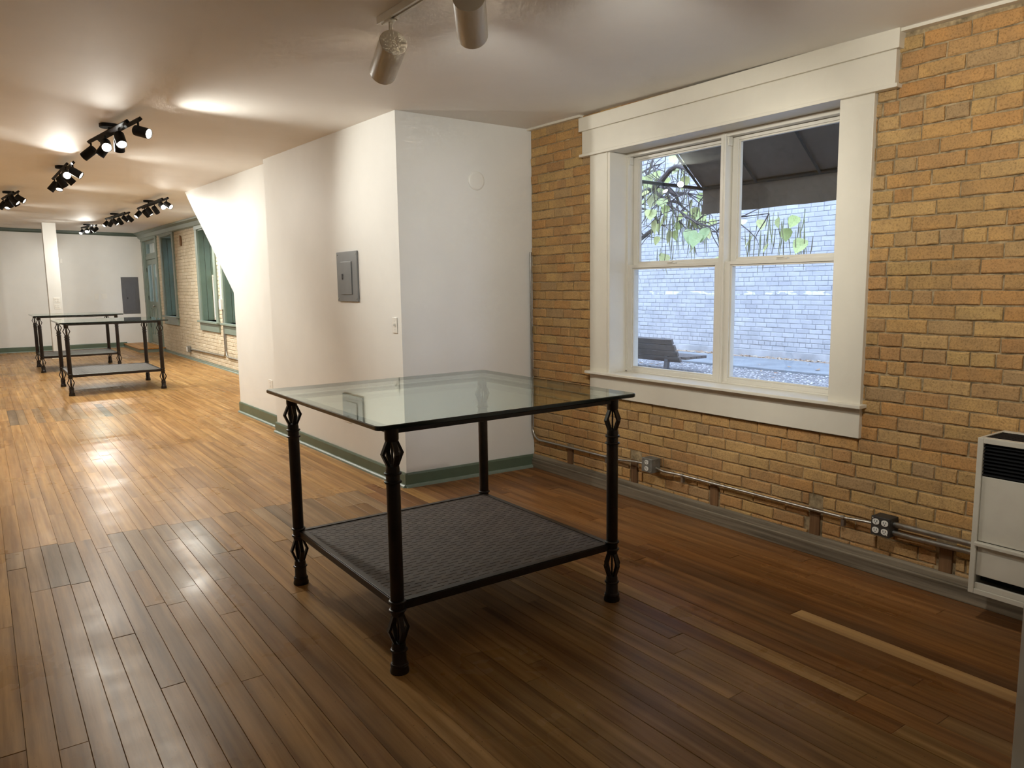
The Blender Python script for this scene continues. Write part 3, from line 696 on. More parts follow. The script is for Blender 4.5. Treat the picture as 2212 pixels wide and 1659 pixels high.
def fixture(label, canopy, A, B, heads, gap=.034, energy=SPOT_W):
    """six-lamp bar: round canopy, two straight bars pivoting under it, lamps on short stems.
    heads: (bar 0/1, t along the bar, direction, lit)"""
    cx, cy = canopy; zc = cz(cx, cy); f = empty('ceiling_spotlight', (cx, cy, zc)); tag(f, label, 'ceiling light', 'black ceiling spotlight bars')
    MB().lathe([(.068, -.026), (.072, -.020), (.072, 0)], 24, (cx, cy, zc)).build('canopy', 'black', f, smooth=True)
    MB().tube([(cx, cy, zc-.02), (cx, cy, zc-.085)], .012, 10).build('hub', 'black', f)
    A, B = Vector((*A, 0)), Vector((*B, 0)); mid = (A+B)/2; d = (B-A).normalized(); nrm = Vector((d.y, -d.x, 0))
    bars = []
    for i, (P, Q) in enumerate(((A+nrm*0, B-d*.18+nrm*0), (A+d*.18-nrm*gap, B-nrm*gap))):
        m = MB(); z = lambda p: cz(p.x, p.y)-.072-.004*i
        m.tube([(P.x, P.y, z(P)), (Q.x, Q.y, z(Q))], .017, 4); bars.append((P, Q, z)); m.build('bar', 'black', f)
    H = head_meshes(); org = Vector(ORG[f.name])
    for bi, t, dr, lit in heads:
        P, Q, z = bars[bi]; p = P.lerp(Q, t); top = Vector((p.x, p.y, z(p)-.012)); piv = top-Vector((0, 0, .062)); dv = Vector(dr).normalized()
        mat = Matrix.Translation(piv-org-dv*.03) @ dv.to_track_quat('Z', 'Y').to_matrix().to_4x4()
        h = bpy.data.objects.new('lamp_head', H['body']); COL.objects.link(h); h.parent = f; h.matrix_local = mat
        e = h.modifiers.new('split', 'EDGE_SPLIT'); e.split_angle = math.radians(38)
        ln = bpy.data.objects.new('lens', H['glow' if lit else 'glow_soft']); COL.objects.link(ln); ln.parent = h
        MB().tube([tuple(top), tuple(piv)], .007, 8).build('stem', 'black', f)
        spot('lamp', f, piv-org+dv*.095, dr, energy*(lit if lit else .8), 104 if lit else 124, 1.0)
    return f
fixture('largest black spotlight bar, the one nearest on the open ceiling', (.935, 6.62), (.845, 7.10), (.985, 5.84),
        [(0, .05, (-.65, .45, -.55), 0), (0, .45, (-.05, -.85, -.45), .65), (0, .80, (.05, -.65, -.75), .55), (1, .15, (-.5, .1, -.7), 0), (1, .5, (.05, .45, -.8), 0), (1, .95, (.68, -.68, -.27), .8)])
fixture('black spotlight bar seen end-on behind the nearest one', (.85, 9.35), (.80, 9.95), (.82, 8.40),
        [(0, .1, (-.55, .1, -.7), 0), (0, .5, (.5, .25, -.75), 0), (0, .9, (.0, -.88, -.30), 1), (1, .1, (-.2, -.4, -.85), 0), (1, .55, (.65, .0, -.65), 0), (1, .95, (.75, -.35, -.5), 0)])
fixture('black spotlight bar cut by the left picture edge', (.47, 12.55), (.40, 12.95), (.51, 11.65),
        [(0, .1, (-.55, .2, -.7), 0), (0, .5, (.4, .4, -.75), 0), (0, .9, (.6, -.3, -.6), 0), (1, .1, (-.2, -.4, -.85), 0), (1, .55, (.5, .1, -.75), 0), (1, .95, (.7, -.3, -.5), 0)])
fixture('black spotlight bar with one glaring lamp beside the sloping stair wall', (2.20, 12.45), (2.16, 13.15), (2.18, 11.15),
        [(0, .05, (-.6, -.25, -.65), 0), (0, .45, (.45, -.2, -.8), 0), (0, .95, (.15, -.86, -.42), .6), (1, .1, (.6, .3, -.6), 0), (1, .5, (.5, .5, -.6), 0), (1, .95, (.5, -.7, -.5), 0)])
fixture('middle black spotlight bar over the far tables, between two others', (2.13, 15.30), (2.05, 15.85), (2.13, 13.95),
        [(0, .05, (-.6, -.3, -.6), 0), (0, .45, (.6, -.3, -.65), 0), (0, .95, (.7, -.2, -.6), 0), (1, .1, (-.4, .4, -.7), 0), (1, .5, (.5, .4, -.7), 0), (1, .95, (.6, .1, -.6), 0)], energy=SPOT_W*.95)
fixture('smallest black spotlight bar, in front of the far green crown strip', (2.06, 18.75), (1.97, 18.95), (2.08, 17.65),
        [(0, .05, (-.45, -.6, -.55), 0), (0, .5, (-.2, -.85, -.45), 1), (0, .95, (.3, -.8, -.5), 1), (1, .1, (.0, .75, -.50), 0), (1, .5, (.15, .85, -.45), 0), (1, .95, (-.5, .7, -.5), 0)], energy=SPOT_W*.95)
fixture('black spotlight bar behind the one at left edge, mostly out of frame', (.20, 15.6), (.16, 16.1), (.22, 14.9),
        [(0, .1, (-.3, .8, -.5), 0), (0, .5, (.2, .8, -.5), 0), (0, .9, (.6, -.3, -.6), 0), (1, .1, (-.1, .85, -.4), 0), (1, .55, (.5, .1, -.75), 0), (1, .95, (.7, -.3, -.5), 0)], energy=SPOT_W*.6)
# near white track with cylinder heads
rail = MB(); za = cz(1.58, 3.25)
for y0, y1, dx, zz in ((3.22, 1.2, .0185, 0),):
    n = 0; z0, z1 = cz(1.58, 3.22), cz(1.60, 1.2)
    for s, e in ((-1, 0), (1, 0)): rail.v += []
    P = [(1.575, 3.22, z0), (1.60, 1.2, z1)]
    for (x, y, z) in P: rail.v += [(x-.018, y, z), (x-.018, y, z-.030), (x-.006, y, z-.030), (x-.006, y, z-.012), (x+.006, y, z-.012), (x+.006, y, z-.030), (x+.018, y, z-.030), (x+.018, y, z)]
    rail.f = [tuple(range(8)), tuple(range(15, 7, -1))]+[(i, i+8, (i+1) % 8+8, (i+1) % 8) for i in range(8)]; rail.m = [0]*10
tag(rail.build('track_rail', 'headwhite'), 'pale lighting track on the ceiling above the foreground table', 'track')
def track_head(label, x, y, d, stemlen, watts, size):
    z = cz(x, y)-.030; t = empty('track_light', (x, y, z)); tag(t, label, 'track light', 'cream cylinder track lights'); dv = Vector(d).normalized()
    MB().box(x-.016, x+.016, y-.035, y+.035, z-.008, z).build('adapter', 'headwhite', t, bevel=.002)
    cap = Vector((x, y, z-stemlen-.055)); MB().tube([(x, y, z-.006), (x, y, z-stemlen)], .009, 10).build('stem', 'headwhite', t)
    R, Ln = .062, .225
    b = MB().lathe([(.004, -.002), (R-.006, 0), (R-.001, .003), (R, .008), (R, Ln), (R-.005, Ln), (R-.008, Ln-.06), (.01, Ln-.062)], 32)
    ob = b.build('lamp_cylinder', 'headwhite', t, smooth=True, off=(0, 0, 0)); ob.matrix_local = Matrix.Translation(cap-Vector((x, y, z))-dv*.045) @ dv.to_track_quat('Z', 'Y').to_matrix().to_4x4()
    ln = bpy.data.objects.new('lens', MB().lathe([(.004, Ln-.058), (.05, Ln-.058), (.05, Ln-.05), (.004, Ln-.046)], 24).mesh('lens', 'glow')); COL.objects.link(ln); ln.parent = ob
    spot('lamp', t, cap-Vector((x, y, z))-dv*.045+dv*(Ln-.03), d, watts, size, .6, .045)
track_head('cream cylinder track light nearer the white box, hanging at the end of the track', 1.585, 3.14, (.20, .92, -.33), .062, 9, 80)
track_head('cream cylinder track light cut by the top picture edge', 1.59, 2.50, (.556, .776, -.305), .055, 26, 80)
track_head('added cream cylinder track light, unseen above the picture, aimed at the window', 1.600, 1.62, (.66, .68, -.36), .055, 58, 80)  # additional unseen head, put in to light the window trim and left bricks
track_head('cream cylinder track light farthest out of the picture, aimed at the right bricks', 1.604, 1.26, (.86, .12, -.36), .055, 50, 88)

# ================================================================ WALL FITTINGS
def wall_frame(origin, right, up, out): return Matrix(((right.x, up.x, out.x, origin.x), (right.y, up.y, out.y, origin.y), (right.z, up.z, out.z, origin.z), (0, 0, 0, 1)))
UP = Vector((0, 0, 1))
def mount(name, label, cat, at, out, group=None):
    """thing whose local x,y lie in the wall and z points into the room"""
    out = Vector(out).normalized(); right = UP.cross(out).normalized(); o = empty(name); o.matrix_world = wall_frame(Vector(at), right, UP, out); ORG[o.name] = (0, 0, 0)
    tag(o, label, cat, group); return o
SIDE = (-ds.y, ds.x, 0); FRONT = (dn.y, -dn.x, 0)
def lbox(n, par, mt, *b, bev=.001): return MB().box(*b).build(n, mt, par, bevel=bev, off=(0, 0, 0))
def breaker(label, at, out, w_, h_, dw, dh, dx, dy, mt, latch):
    p = mount('breaker_panel', label, 'electrical panel', at, out); lbox('cover', p, mt, -w_/2, w_/2, -h_/2, h_/2, 0, .014, bev=.003)
    dr = lbox('panel_door', p, mt, dx-dw/2, dx+dw/2, dy-dh/2, dy+dh/2, .014, .021, bev=.0025)
    lbox('latch', dr, 'slotblack', latch[0]-.013, latch[0]+.013, latch[1]-.022, latch[1]+.022, .021, .024)
    for sx in (-1, 1):
        for sy in (-1, 1): MB().lathe([(.006, .014), (.006, .016), (.003, .0175)], 8, (sx*(w_/2-.018), sy*(h_/2-.022), 0)).build('screw', 'steel', p, off=(0, 0, 0))
    return p
yc_ = 5.663; breaker('grey breaker panel on the bright side of the white box', (side_x(yc_), yc_, 1.533), SIDE, .378, .392, .200, .258, -.005, -.012, 'panel', (-.070, .0))
breaker('dark grey breaker panel on the far wall beside the corner', (3.22, YF, 1.315), (0, -1, 0), .40, .935, .217, .59, 0, -.09, 'panel_dark', (-.075, -.07))
def plate(label, at, out, w_=.070, h_=.115, kind='outlet', cols=1, rows=1, name='outlet_plate', group=None, part_dark=True):
    p = mount(name, label, 'switch' if kind == 'switch' else 'outlet', at, out, group); lbox('plate', p, 'plastic', -w_/2, w_/2, -h_/2, h_/2, 0, .005, bev=.002)
    for c_ in range(cols):
        cx = (c_-(cols-1)/2)*.046
        for r_ in range(rows):
            cy = (r_-(rows-1)/2)*.115
            if kind == 'switch': lbox('toggle', p, 'plastic', cx-.005, cx+.005, cy-.003, cy+.014, .005, .018)
            elif kind == 'outlet':
                for s in (-1, 1):
                    o = lbox('receptacle', p, 'plastic', cx-.017, cx+.017, cy+s*.019-.013, cy+s*.019+.013, .005, .0075, bev=.003)
                    for q in (-1, 1): lbox('slot', o, 'slotblack', cx+q*.007-.0012, cx+q*.007+.0012, cy+s*.019-.003, cy+s*.019+.006, .0072, .0078, bev=0)
    for s in ((-1, 1) if kind == 'switch' else ()): MB().lathe([(.003, .005), (.003, .0062), (.001, .0066)], 8, (0, s*.03, 0)).build('screw', 'plastic', p, off=(0, 0, 0))
    return p
plate('white light switch near the corner edge of the white box', (side_x(4.902), 4.902, 1.174), SIDE, .066, .112, 'switch', name='light_switch')
plate('white outlet low on the stair wall, left of the glass table', (xj_at(7.94), 7.94, .438), SIDE, .13, .098, 'outlet', name='outlet_plate')
plate('white outlet low on the white box, peeking below the table glass', (side_x(5.772), 5.772, .400), SIDE, .112, .112, 'outlet')
plate('left blank white plate of two on the far wall', (2.445, YF, 1.30), (0, -1, 0), .09, .14, 'blank', name='blank_plate')
plate('right white double switch plate of two on the far wall', (2.618, YF, 1.305), (0, -1, 0), .125, .13, 'switch', 2, name='light_switch')
plate('upper white double outlet on the pillar', (1.385, 18.93, 1.258), (0, -1, 0), .115, .118, 'outlet', 2)
plate('lower white double outlet on the pillar', (1.385, 18.93, 1.125), (0, -1, 0), .115, .118, 'outlet', 2)
plate('small white thermostat high on the far wall beside the pillar', (1.745, YF, 2.17), (0, -1, 0), .05, .11, 'blank', name='thermostat')
p = mount('round_cover', 'round white blank cover on the shaded face of the white box', 'cover plate', (3.064, 4.773, 2.211), FRONT)
MB().lathe([(.068, 0), (.068, .005), (.060, .011), (.052, .012)], 40).build('disc', 'plastic', p, off=(0, 0, 0), smooth=True)
p = mount('wall_anchor', 'rusty iron anchor high on the cream brick wall', 'anchor', (XW-.002, 16.84, 2.43), (-1, 0, 0)); MB().prism([(-.05, -.08), (.04, -.09), (.06, .0), (.03, .09), (-.02, .13), (-.06, .06)], 'z', 0, .03).build('plate', 'nailer', p, bevel=.006, off=(0, 0, 0))

# ---- near conduits and outlet boxes
def conduit(name, label, pts, r, clamps=(), mt='steel', group='steel conduits along the brick walls'):
    m = MB(); m.tube(pts, r, 12); o = empty(name, pts[0]); tag(o, label, 'conduit', group); m.build('pipe', mt, o, smooth=True)
    for c_ in clamps:
        x, y, z = c_; MB().tube([(x, y-.008, z), (x, y+.008, z)], r+.003, 12).box(x-.004, x+.02, y-.008, y+.008, z-.045, z-r).build('strap', mt, o)
    return o
arc = [(XW-.022, 4.728-.10*(1-math.cos(a)), .335-.10*math.sin(a)) for a in [math.radians(90*i/7) for i in range(8)]]
conduit('conduit', 'thin steel conduit bending down out of the corner to the first outlet box', [(XW-.022, 4.728, 1.70)]+arc+[(XW-.022, 4.45, .236), (XW-.024, 3.9, .240), (XW-.030, 3.70, .246), (XW-.052, 3.55, .268), (XW-.052, 3.442, .272)], .0085, [(XW-.024, 3.86, .2405)])
conduit('conduit', 'thin steel conduit running between the two outlet boxes', [(XW-.052, 3.352, .262), (XW-.048, 3.29, .250), (XW-.030, 3.17, .250), (XW-.030, 2.05, .250), (XW-.045, 1.96, .262), (XW-.052, 1.886, .268)], .0085, [(XW-.030, 3.15, .250), (XW-.030, 2.07, .250)])
conduit('conduit', 'upper of two thicker steel pipes beside the wall heater', [(XW-.050, 1.795, .287), (XW-.050, 1.40, .287)], .0135, [])
conduit('conduit', 'lower of two thicker steel pipes beside the wall heater', [(XW-.056, 1.795, .248), (XW-.052, 1.70, .246), (XW-.050, 1.40, .250)], .0125, [])
def outlet_box(label, yc, zc, n, mt):
    b = empty('outlet_box', (XW-.012, yc, zc)); tag(b, label, 'outlet box', 'surface outlet boxes'); h = .046
    MB().box(XW-.086, XW-.012, yc-h, yc+h, zc-h, zc+h).build('box', mt, b, bevel=.004); MB().box(XW-.092, XW-.086, yc-h-.001, yc+h+.001, zc-h-.001, zc+h+.001).build('cover', mt, b, bevel=.003)
    for dy in ((0,) if n == 1 else (-.022, .022)):
        for dz in (-.021, .021):
            m = MB(); k = 20; prof = [(max(-.0165, min(.0165, .0175*1.05*math.cos(2*math.pi*i/k)*1.0)), .0150*math.sin(2*math.pi*i/k)) for i in range(k)]
            m.prism([(yc+dy+a, zc+dz+c_) for a, c_ in prof], 'x', XW-.0955, XW-.092); o = m.build('receptacle', 'plastic', b, bevel=.001)
            for q in (-.006, .006): MB().box(XW-.0965, XW-.0950, yc+dy+q-.0012, yc+dy+q+.0012, zc+dz-.001, zc+dz+.008).build('slot', 'slotblack', o)
            MB().box(XW-.0965, XW-.0950, yc+dy-.0022, yc+dy+.0022, zc+dz-.009, zc+dz-.0045).build('slot', 'slotblack', o)
    for s in (-1, 1): MB().lathe([(.004, 0), (.004, .003), (.002, .004)], 8).build('screw', 'steel', b, off=(0, 0, 0)).matrix_local = Matrix.Translation((-.080, s*.036, s*.036)) @ Matrix.Rotation(-math.pi/2, 4, 'Y')
outlet_box('grey steel outlet box with one duplex outlet behind the glass table', 3.397, .277, 1, 'boxsteel')
outlet_box('dark outlet box with four sockets left of the wall heater', 1.841, .272, 2, 'boxdark')

# ---- far conduits on the cream wall
conduit('conduit', 'cream cable duct dropping from the ceiling to the far wall box', [(XW-.025, 13.84, 2.6), (XW-.025, 13.84, 1.26)], .026, mt='plastic')
b = empty('junction_box', (XW, 13.90, 1.18)); tag(b, 'pale junction box on the cream wall between two green windows', 'junction box')
MB().box(XW-.07, XW-.008, 13.79, 13.90, 1.09, 1.27).build('box', 'plastic', b, bevel=.004); MB().box(XW-.06, XW-.008, 13.905, 13.99, 1.12, 1.24).build('side_box', 'steel', b, bevel=.004)
arc1 = [(XW-.02, 13.86+.12*(1-math.cos(a)), .37-.12*math.sin(a)) for a in [math.radians(90*i/6) for i in range(7)]]
conduit('conduit', 'far steel conduit curving left along the cream wall to a small box', [(XW-.02, 13.86, 1.09)]+arc1+[(XW-.02, 16.62, .215)], .014)
arc2 = [(XW-.02, 13.81-.12*(1-math.cos(a)), .37-.12*math.sin(a)) for a in [math.radians(90*i/6) for i in range(7)]]
conduit('conduit', 'far steel conduit curving right along the cream wall behind the stair', [(XW-.02, 13.81, 1.09)]+arc2+[(XW-.02, 11.5, .25)], .014)
b = empty('outlet_box', (XW, 16.68, .215)); tag(b, 'small far outlet box low on the cream brick wall', 'outlet box'); MB().box(XW-.07, XW-.008, 16.62, 16.74, .155, .275).build('box', 'boxsteel', b, bevel=.004); MB().box(XW-.075, XW-.07, 16.63, 16.73, .165, .265).build('cover', 'plastic', b)

# ---- wall heater
hx, y1, y0, z0, z1 = XW-.25, 1.371, .93, .145, .806
h = empty('wall_heater', (XW-.1, 1.15, z0)); tag(h, 'cream gas wall heater with black grille at the right edge', 'heater')
m = MB(); fw = .022
m.box(hx, hx+.02, y1-fw, y1, z0, z1).box(hx, hx+.02, y0, y0+fw, z0, z1).box(hx, hx+.02, y0+fw, y1-fw, z1-fw, z1).box(hx, hx+.02, y0+fw, y1-fw, z0, z0+.022)
m.box(hx+.0205, XW-.0305, y1-.012, y1, z0, z1).box(hx+.0205, XW-.0305, y0, y0+.012, z0, z1).box(hx+.0205, XW-.0305, y0+.0125, y1-.0125, z0, z0+.012)
m.box(hx+.0205, hx+.032, y0+.0125, y1-.0125, z1-.012, z1).box(XW-.05, XW-.0305, y0+.0125, y1-.0125, z1-.012, z1).box(XW-.03, XW-.012, y0, y1, z0, z1)
m.build('cabinet', 'heater', h, bevel=.002)
MB().box(hx+.008, hx+.016, y0+fw, y1-fw, .372, .646).build('front_panel', 'heater', h, bevel=.003); MB().box(hx+.010, hx+.018, y0+fw, y1-fw, .224, .352).build('lower_panel', 'heater', h, bevel=.003)
MB().box(hx-.012, hx+.016, y0+.01, y1-.016, .353, .369).build('trim_strip', 'heater', h, bevel=.003); MB().box(hx+.006, hx+.02, y0+fw, y1-fw, z0+.022, .192).build('bottom_panel', 'heater', h, bevel=.002)
MB().box(hx+.06, hx+.065, y0+fw, y1-fw, .19, z1-.03).build('inner_shield', 'black', h)
for i in range(9): MB().prism([(hx+.006, .652+i*.0148), (hx+.010, .650+i*.0148), (hx+.030, .660+i*.0148), (hx+.026, .662+i*.0148)], 'y', y0+fw, y1-fw).build('louvre', 'black', h)
for i in range(9): MB().box(hx+.034+i*.019, hx+.044+i*.019, y0+.014, y1-.014, z1-.010, z1-.002).build('top_grille_bar', 'black', h)
MB().box(hx+.02, XW-.05, y0+.012, y1-.012, z1-.09, z1-.085).build('inner_tray', 'black', h)

# ================================================================ OUTSIDE
XP, ZG = 10.0, .285
struct(MB().box(XO, XP+.3, -8, 34, -.2, ZG-.025).build('ground', 'gravel'), 'gravel yard outside the window')
rs = random.Random(2); g = MB()
for i in range(5200):
    x, y = rs.uniform(6.2, 8.56), rs.uniform(4.0, 9.6); r = rs.uniform(.008, .019); n = len(g.v); z = ZG-.025
    pts = [(x+r*rs.uniform(.7, 1.3)*math.cos(a+rs.random()), y+r*math.sin(a), z+r*rs.uniform(.1, .5)) for a in (0, 1.57, 3.14, 4.71)]
    g.v += pts+[(x, y, z+r*rs.uniform(.7, 1.1))]; g.f += [(n, n+1, n+4), (n+1, n+2, n+4), (n+2, n+3, n+4), (n+3, n, n+4)]; g.m += [0]*4
tag(g.build('gravel', 'stone'), 'loose grey gravel outside the window', 'gravel', None, 'stuff')
struct(MB().box(8.55, 9.66, -8, 34, ZG-.05, ZG+.012).build('path', 'concrete', bevel=.01), 'concrete walkway along the pale painted brick wall')
lf = MB()
def scatter(n, xr, yr, z, s):
    for i in range(n):
        x, y, a, r = rs.uniform(*xr), rs.uniform(*yr), rs.uniform(0, 6.28), s*rs.uniform(.6, 1.3); k = len(lf.v); zz = z+rs.uniform(.004, .03)
        e = [(-1, 0, .2), (-.2, .5, 0), (1, 0, .5), (-.2, -.5, .1)]
        lf.v += [(x+r*(p*math.cos(a)-q*math.sin(a)), y+r*(p*math.sin(a)+q*math.cos(a)), zz+r*w_*rs.uniform(.2, .9)) for p, q, w_ in e]; lf.f.append((k, k+1, k+2, k+3)); lf.m.append(0)
scatter(1200, (9.68, 9.92), (4.5, 11), ZG-.02, .045); scatter(150, (6.2, 6.9), (5.0, 8.0), ZG-.02, .035); scatter(9, (8.7, 9.5), (5.5, 9), ZG+.01, .06); scatter(14, (7.2, 8.5), (5, 8), ZG, .045)
tag(lf.build('fallen_leaves', 'deadleaf'), 'dry brown leaves lying along the painted wall', 'leaves', None, 'stuff')
ow = struct(MB().box(XP, XP+.3, -8, 34, -.2, 6.6).build('wall_opposite', 'paint_mortar'), 'pale grey painted brick wall across the yard')
MB().box(XP-.03, XP, -8, 34, -.2, .385).build('footing', 'footing', ow, bevel=.005)
ob = lay_courses(.387, .0707, 62, 3.0, 13.0, [], random.Random(17), lambda i: i % 7 == 1, L=.208, gap=.008)
OV = brick_variants('painted', .200, .0627, .006, 'paint_brick', 8, 23)
place_bricks(ow, XP, ob, OV, .200, .0627, random.Random(6), 300, lambda x, y: 1375 < x < 1805 and 560 < y < 850 and not (1540 < x < 1585), 'paint_brick')

# ---- bench seen from behind
bn = empty('park_bench', (7.45, 7.5, ZG)); tag(bn, 'dark slatted park bench seen from behind through the window', 'bench')
def bx(n, cx, y0, y1, cz_, w_, t_, tilt, mt='benchslat'):
    """slat: w_ along its face, t_ thick, tilted about y"""
    c_, s_ = math.cos(tilt), math.sin(tilt); pr = [(cx+a*t_/2*c_-b*w_/2*s_, cz_+a*t_/2*s_+b*w_/2*c_) for a, b in ((-1, -1), (1, -1), (1, 1), (-1, 1))]
    MB().prism(pr, 'y', y0, y1).build(n, mt, bn, bevel=.004)
for i in range(4): bx('back_slat', 7.30+.035*(1.5-i)*.9, 6.66-.018*(3-i)+.04, 8.5, .460+.078*i, .071, .036, .40)
for i in range(4): MB().box(7.42+i*.105, 7.51+i*.105, 6.62, 8.5, .455, .49).build('seat_slat', 'benchslat', bn, bevel=.004)
for y in (6.88, 8.2):
    MB().prism([(7.30, ZG-.03), (7.36, ZG-.03), (7.37, .44), (7.80, .44), (7.80, .455), (7.40, .455), (7.27, .74), (7.245, .73), (7.33, .46)], 'y', y-.03, y+.03).build('support', 'benchpost', bn)
    MB().box(7.27, 7.40, y-.05, y+.05, ZG-.03, ZG-.015).build('foot_plate', 'benchpost', bn)

# ---- awning
aw = empty('awning', (XO, 2.9, 3.0)); tag(aw, 'dark canvas awning above the window with hanging valance', 'awning')
ya, yb, xf, zf, xt, zt = 1.57, 4.227, 4.90, 2.215, XO, 3.15
m = MB(); dx, dz = xf-xt, zf-zt; L = math.hypot(dx, dz); nx, nz = -dz/L*.004, dx/L*.004
m.prism([(xt, zt), (xf, zf), (xf+nx, zf+nz), (xt+nx, zt+nz)], 'y', ya, yb); m.build('canopy', 'canvas', aw)
m = MB(); ns = 20
for i in range(ns+1):
    y = yb+(ya-yb)*i/ns; wv = .012*math.sin(i*1.9); edge = .02 if i == 0 else 0
    m.v += [(xf+.005, y, zf-.01), (xf+.008+wv, y-edge*0, zf-.11), (xf+.012+wv*1.6, y+edge, zf-.215)]
for i in range(ns):
    for k in range(2): a = i*3+k; m.f.append((a, a+1, a+4, a+3)); m.m.append(0)
v = m.build('valance', 'canvas', aw); sd = v.modifiers.new('thickness', 'SOLIDIFY'); sd.thickness = .003
for i in range(6):
    y = yb-.531*i; MB().tube([(xt, y, zt-.02), (xf-.01, y, zf-.018)], .013, 4).build('rafter', 'awnbar', aw)
MB().tube([(xf, ya, zf-.01), (xf, yb, zf-.01)], .016, 8).build('front_bar', 'awnbar', aw)
for y in (ya, yb): MB().tube([(XO, y, 2.225), (xf, y, zf-.01)], .014, 8).build('side_arm', 'awnbar', aw)

# ---- tree with yellow leaves and long pods
tr = empty('pod_tree', (7.35, 8.55, ZG)); tag(tr, 'bare tree with yellow-green leaves and long hanging seed pods', 'tree')
MB().tube([(7.35, 8.55, ZG-.03), (7.32, 8.5, 1.0), (7.25, 8.42, 1.7), (7.15, 8.2, 2.3), (7.05, 7.6, 2.45), (6.9, 7.0, 2.49)], .1, 10, radii=[.15, .13, .12, .10, .075, .045]).build('trunk', 'bark', tr, smooth=True)
BR = [([(6.9, 7.0, 2.49), (6.85, 6.83, 2.56), (6.8, 6.62, 2.59), (6.75, 6.44, 2.66), (6.7, 6.26, 2.75), (6.65, 6.12, 2.77), (6.6, 5.95, 2.72), (6.55, 5.76, 2.6)], .046),
      ([(6.8, 6.62, 2.55), (6.74, 6.44, 2.47), (6.68, 6.26, 2.38), (6.62, 6.14, 2.28), (6.56, 6.03, 2.19)], .024),
      ([(6.75, 6.44, 2.6), (6.8, 6.35, 2.52), (6.85, 6.3, 2.46), (6.9, 6.3, 2.38), (6.95, 6.26, 2.32)], .030),
      ([(7.25, 8.42, 1.7), (7.25, 7.7, 1.86), (7.2, 7.3, 2.0), (7.15, 7.11, 2.06), (7.1, 6.91, 2.13), (7.05, 6.8, 2.19), (7.0, 6.76, 2.24), (6.95, 6.82, 2.34), (6.9, 6.99, 2.4)], .036),
      ([(7.15, 8.2, 2.3), (7.0, 7.5, 2.7), (7.0, 7.11, 2.82), (7.1, 7.07, 2.87), (7.2, 7.04, 2.93), (7.3, 7.0, 2.96)], .022),
      ([(7.2, 7.2, 3.2), (7.1, 6.93, 3.05), (7.1, 6.96, 2.94), (7.1, 7.03, 2.81)], .012), ([(6.85, 6.3, 2.46), (6.7, 6.17, 2.47), (6.65, 5.95, 2.45), (6.6, 5.67, 2.39)], .014),
      ([(6.62, 6.2, 2.34), (6.54, 5.95, 2.24), (6.48, 5.68, 2.1), (6.42, 5.43, 2.04), (6.4, 5.1, 2.10), (6.5, 4.75, 2.12)], .013), ([(6.9, 6.3, 2.38), (6.95, 6.1, 2.21), (7.0, 5.82, 2.02)], .012)]
tw = MB(); rt = random.Random(8); tips = []
for pts, r in BR:
    MB().tube(pts, r, 8, radii=[r*(1-.65*i/(len(pts)-1)) for i in range(len(pts))]).build('branch', 'bark', tr, smooth=True)
    for i in range(len(pts)*3):
        p = Vector(rt.choice(pts[1:])); d_ = Vector((rt.uniform(-.5, .5), rt.uniform(-1, .8), rt.uniform(-.7, .7))).normalized(); ln = rt.uniform(.18, .55); q = [p]
        for k in range(4): d_ = (d_+Vector((rt.uniform(-.4, .4), rt.uniform(-.4, .4), rt.uniform(-.45, .25)))).normalized(); q.append(q[-1]+d_*ln/4)
        tw.tube([tuple(a) for a in q], .006, 5, radii=[.007, .006, .005, .004, .002]); tips += q[2:]
tag(tw.build('twigs', 'bark', tr), None, None, None, 'stuff')
def leaf_mesh(s, mt):
    b = MB(); o = [(0, 0), (.34, .06), (.48, .32), (.36, .68), (0, 1.08), (-.36, .68), (-.48, .32), (-.34, .06)]
    b.v = [(0, .45*s, .06*s)]+[(x*s, y*s, -abs(x)*.22*s) for x, y in o]; b.f = [(0, 1+i, 1+(i+1) % 8) for i in range(8)]; b.m = [0]*8; return b.mesh('leaf', mt)
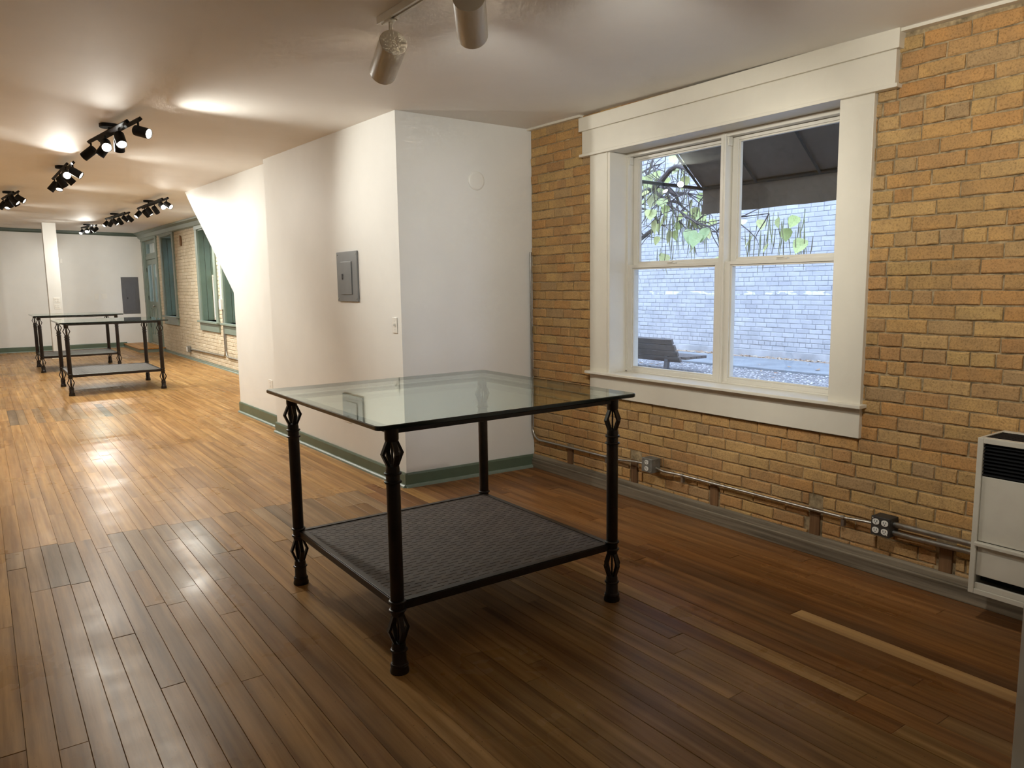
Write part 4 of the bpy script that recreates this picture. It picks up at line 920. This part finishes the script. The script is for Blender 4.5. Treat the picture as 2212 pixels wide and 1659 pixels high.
LM = [leaf_mesh(.13, 'leaf'), leaf_mesh(.16, 'leaf'), leaf_mesh(.11, 'leaf')]; LG = leaf_mesh(.17, 'leaf_green')
LV = [(7.08, 7.02, 2.72), (7.07, 6.78, 2.63), (6.63, 6.53, 2.53), (6.64, 6.26, 2.34), (7.02, 6.6, 2.27), (6.97, 6.68, 2.18), (6.94, 6.1, 2.32), (6.75, 5.85, 2.24), (6.9, 6.12, 2.0), (6.9, 5.9, 2.05), (6.89, 5.94, 2.19), (6.68, 6.73, 2.9), (6.82, 6.33, 2.94), (6.8, 6.08, 2.66), (6.96, 6.01, 2.48), (7.1, 5.91, 2.17), (7.08, 6.69, 1.81), (6.87, 6.25, 2.16), (6.82, 6.27, 2.07), (6.73, 6.66, 2.74), (6.62, 6.69, 2.62), (6.61, 5.93, 2.24), (6.83, 6.0, 2.23), (6.7, 4.79, 2.09), (6.71, 4.58, 2.09), (6.87, 5.22, 1.93), (6.76, 4.93, 1.84), (6.77, 5.29, 2.11), (6.67, 4.47, 1.86), (6.61, 4.93, 2.08), (6.7, 4.69, 1.98)]
org = Vector(ORG[tr.name])
LX = LV+[tuple(rt.choice(tips)+Vector((0, 0, -.02))) for i in range(34)]
for i, p in enumerate(LX): inst('leaf', LM[i % 3], tr, Vector(p)-org, rot=(rt.uniform(-2.6, -1.5), rt.uniform(-.5, .5), rt.uniform(-2.2, -.6)))
for p, rz in (((6.4, 5.57, 1.98), -1.3), ((6.42, 5.68, 2.02), -.9), ((6.45, 5.48, 2.03), -1.7)): inst('leaf', LG, tr, Vector(p)-org, rot=(-2.0, .15, rz))
pd = MB()
for i in range(150):
    p = Vector(rt.choice(LV[2:]))+Vector((rt.uniform(-.1, .1), rt.uniform(-.18, .18), rt.uniform(-.05, .12))); ln = rt.uniform(.2, .42); sw = rt.uniform(-.06, .06)
    pd.tube([tuple(p), (p.x, p.y+sw*.3, p.z-ln*.5), (p.x, p.y+sw, p.z-ln)], .005, 5, radii=[.003, .006, .002])
tag(pd.build('seed_pods', 'pod', tr), None, None, None, 'stuff')
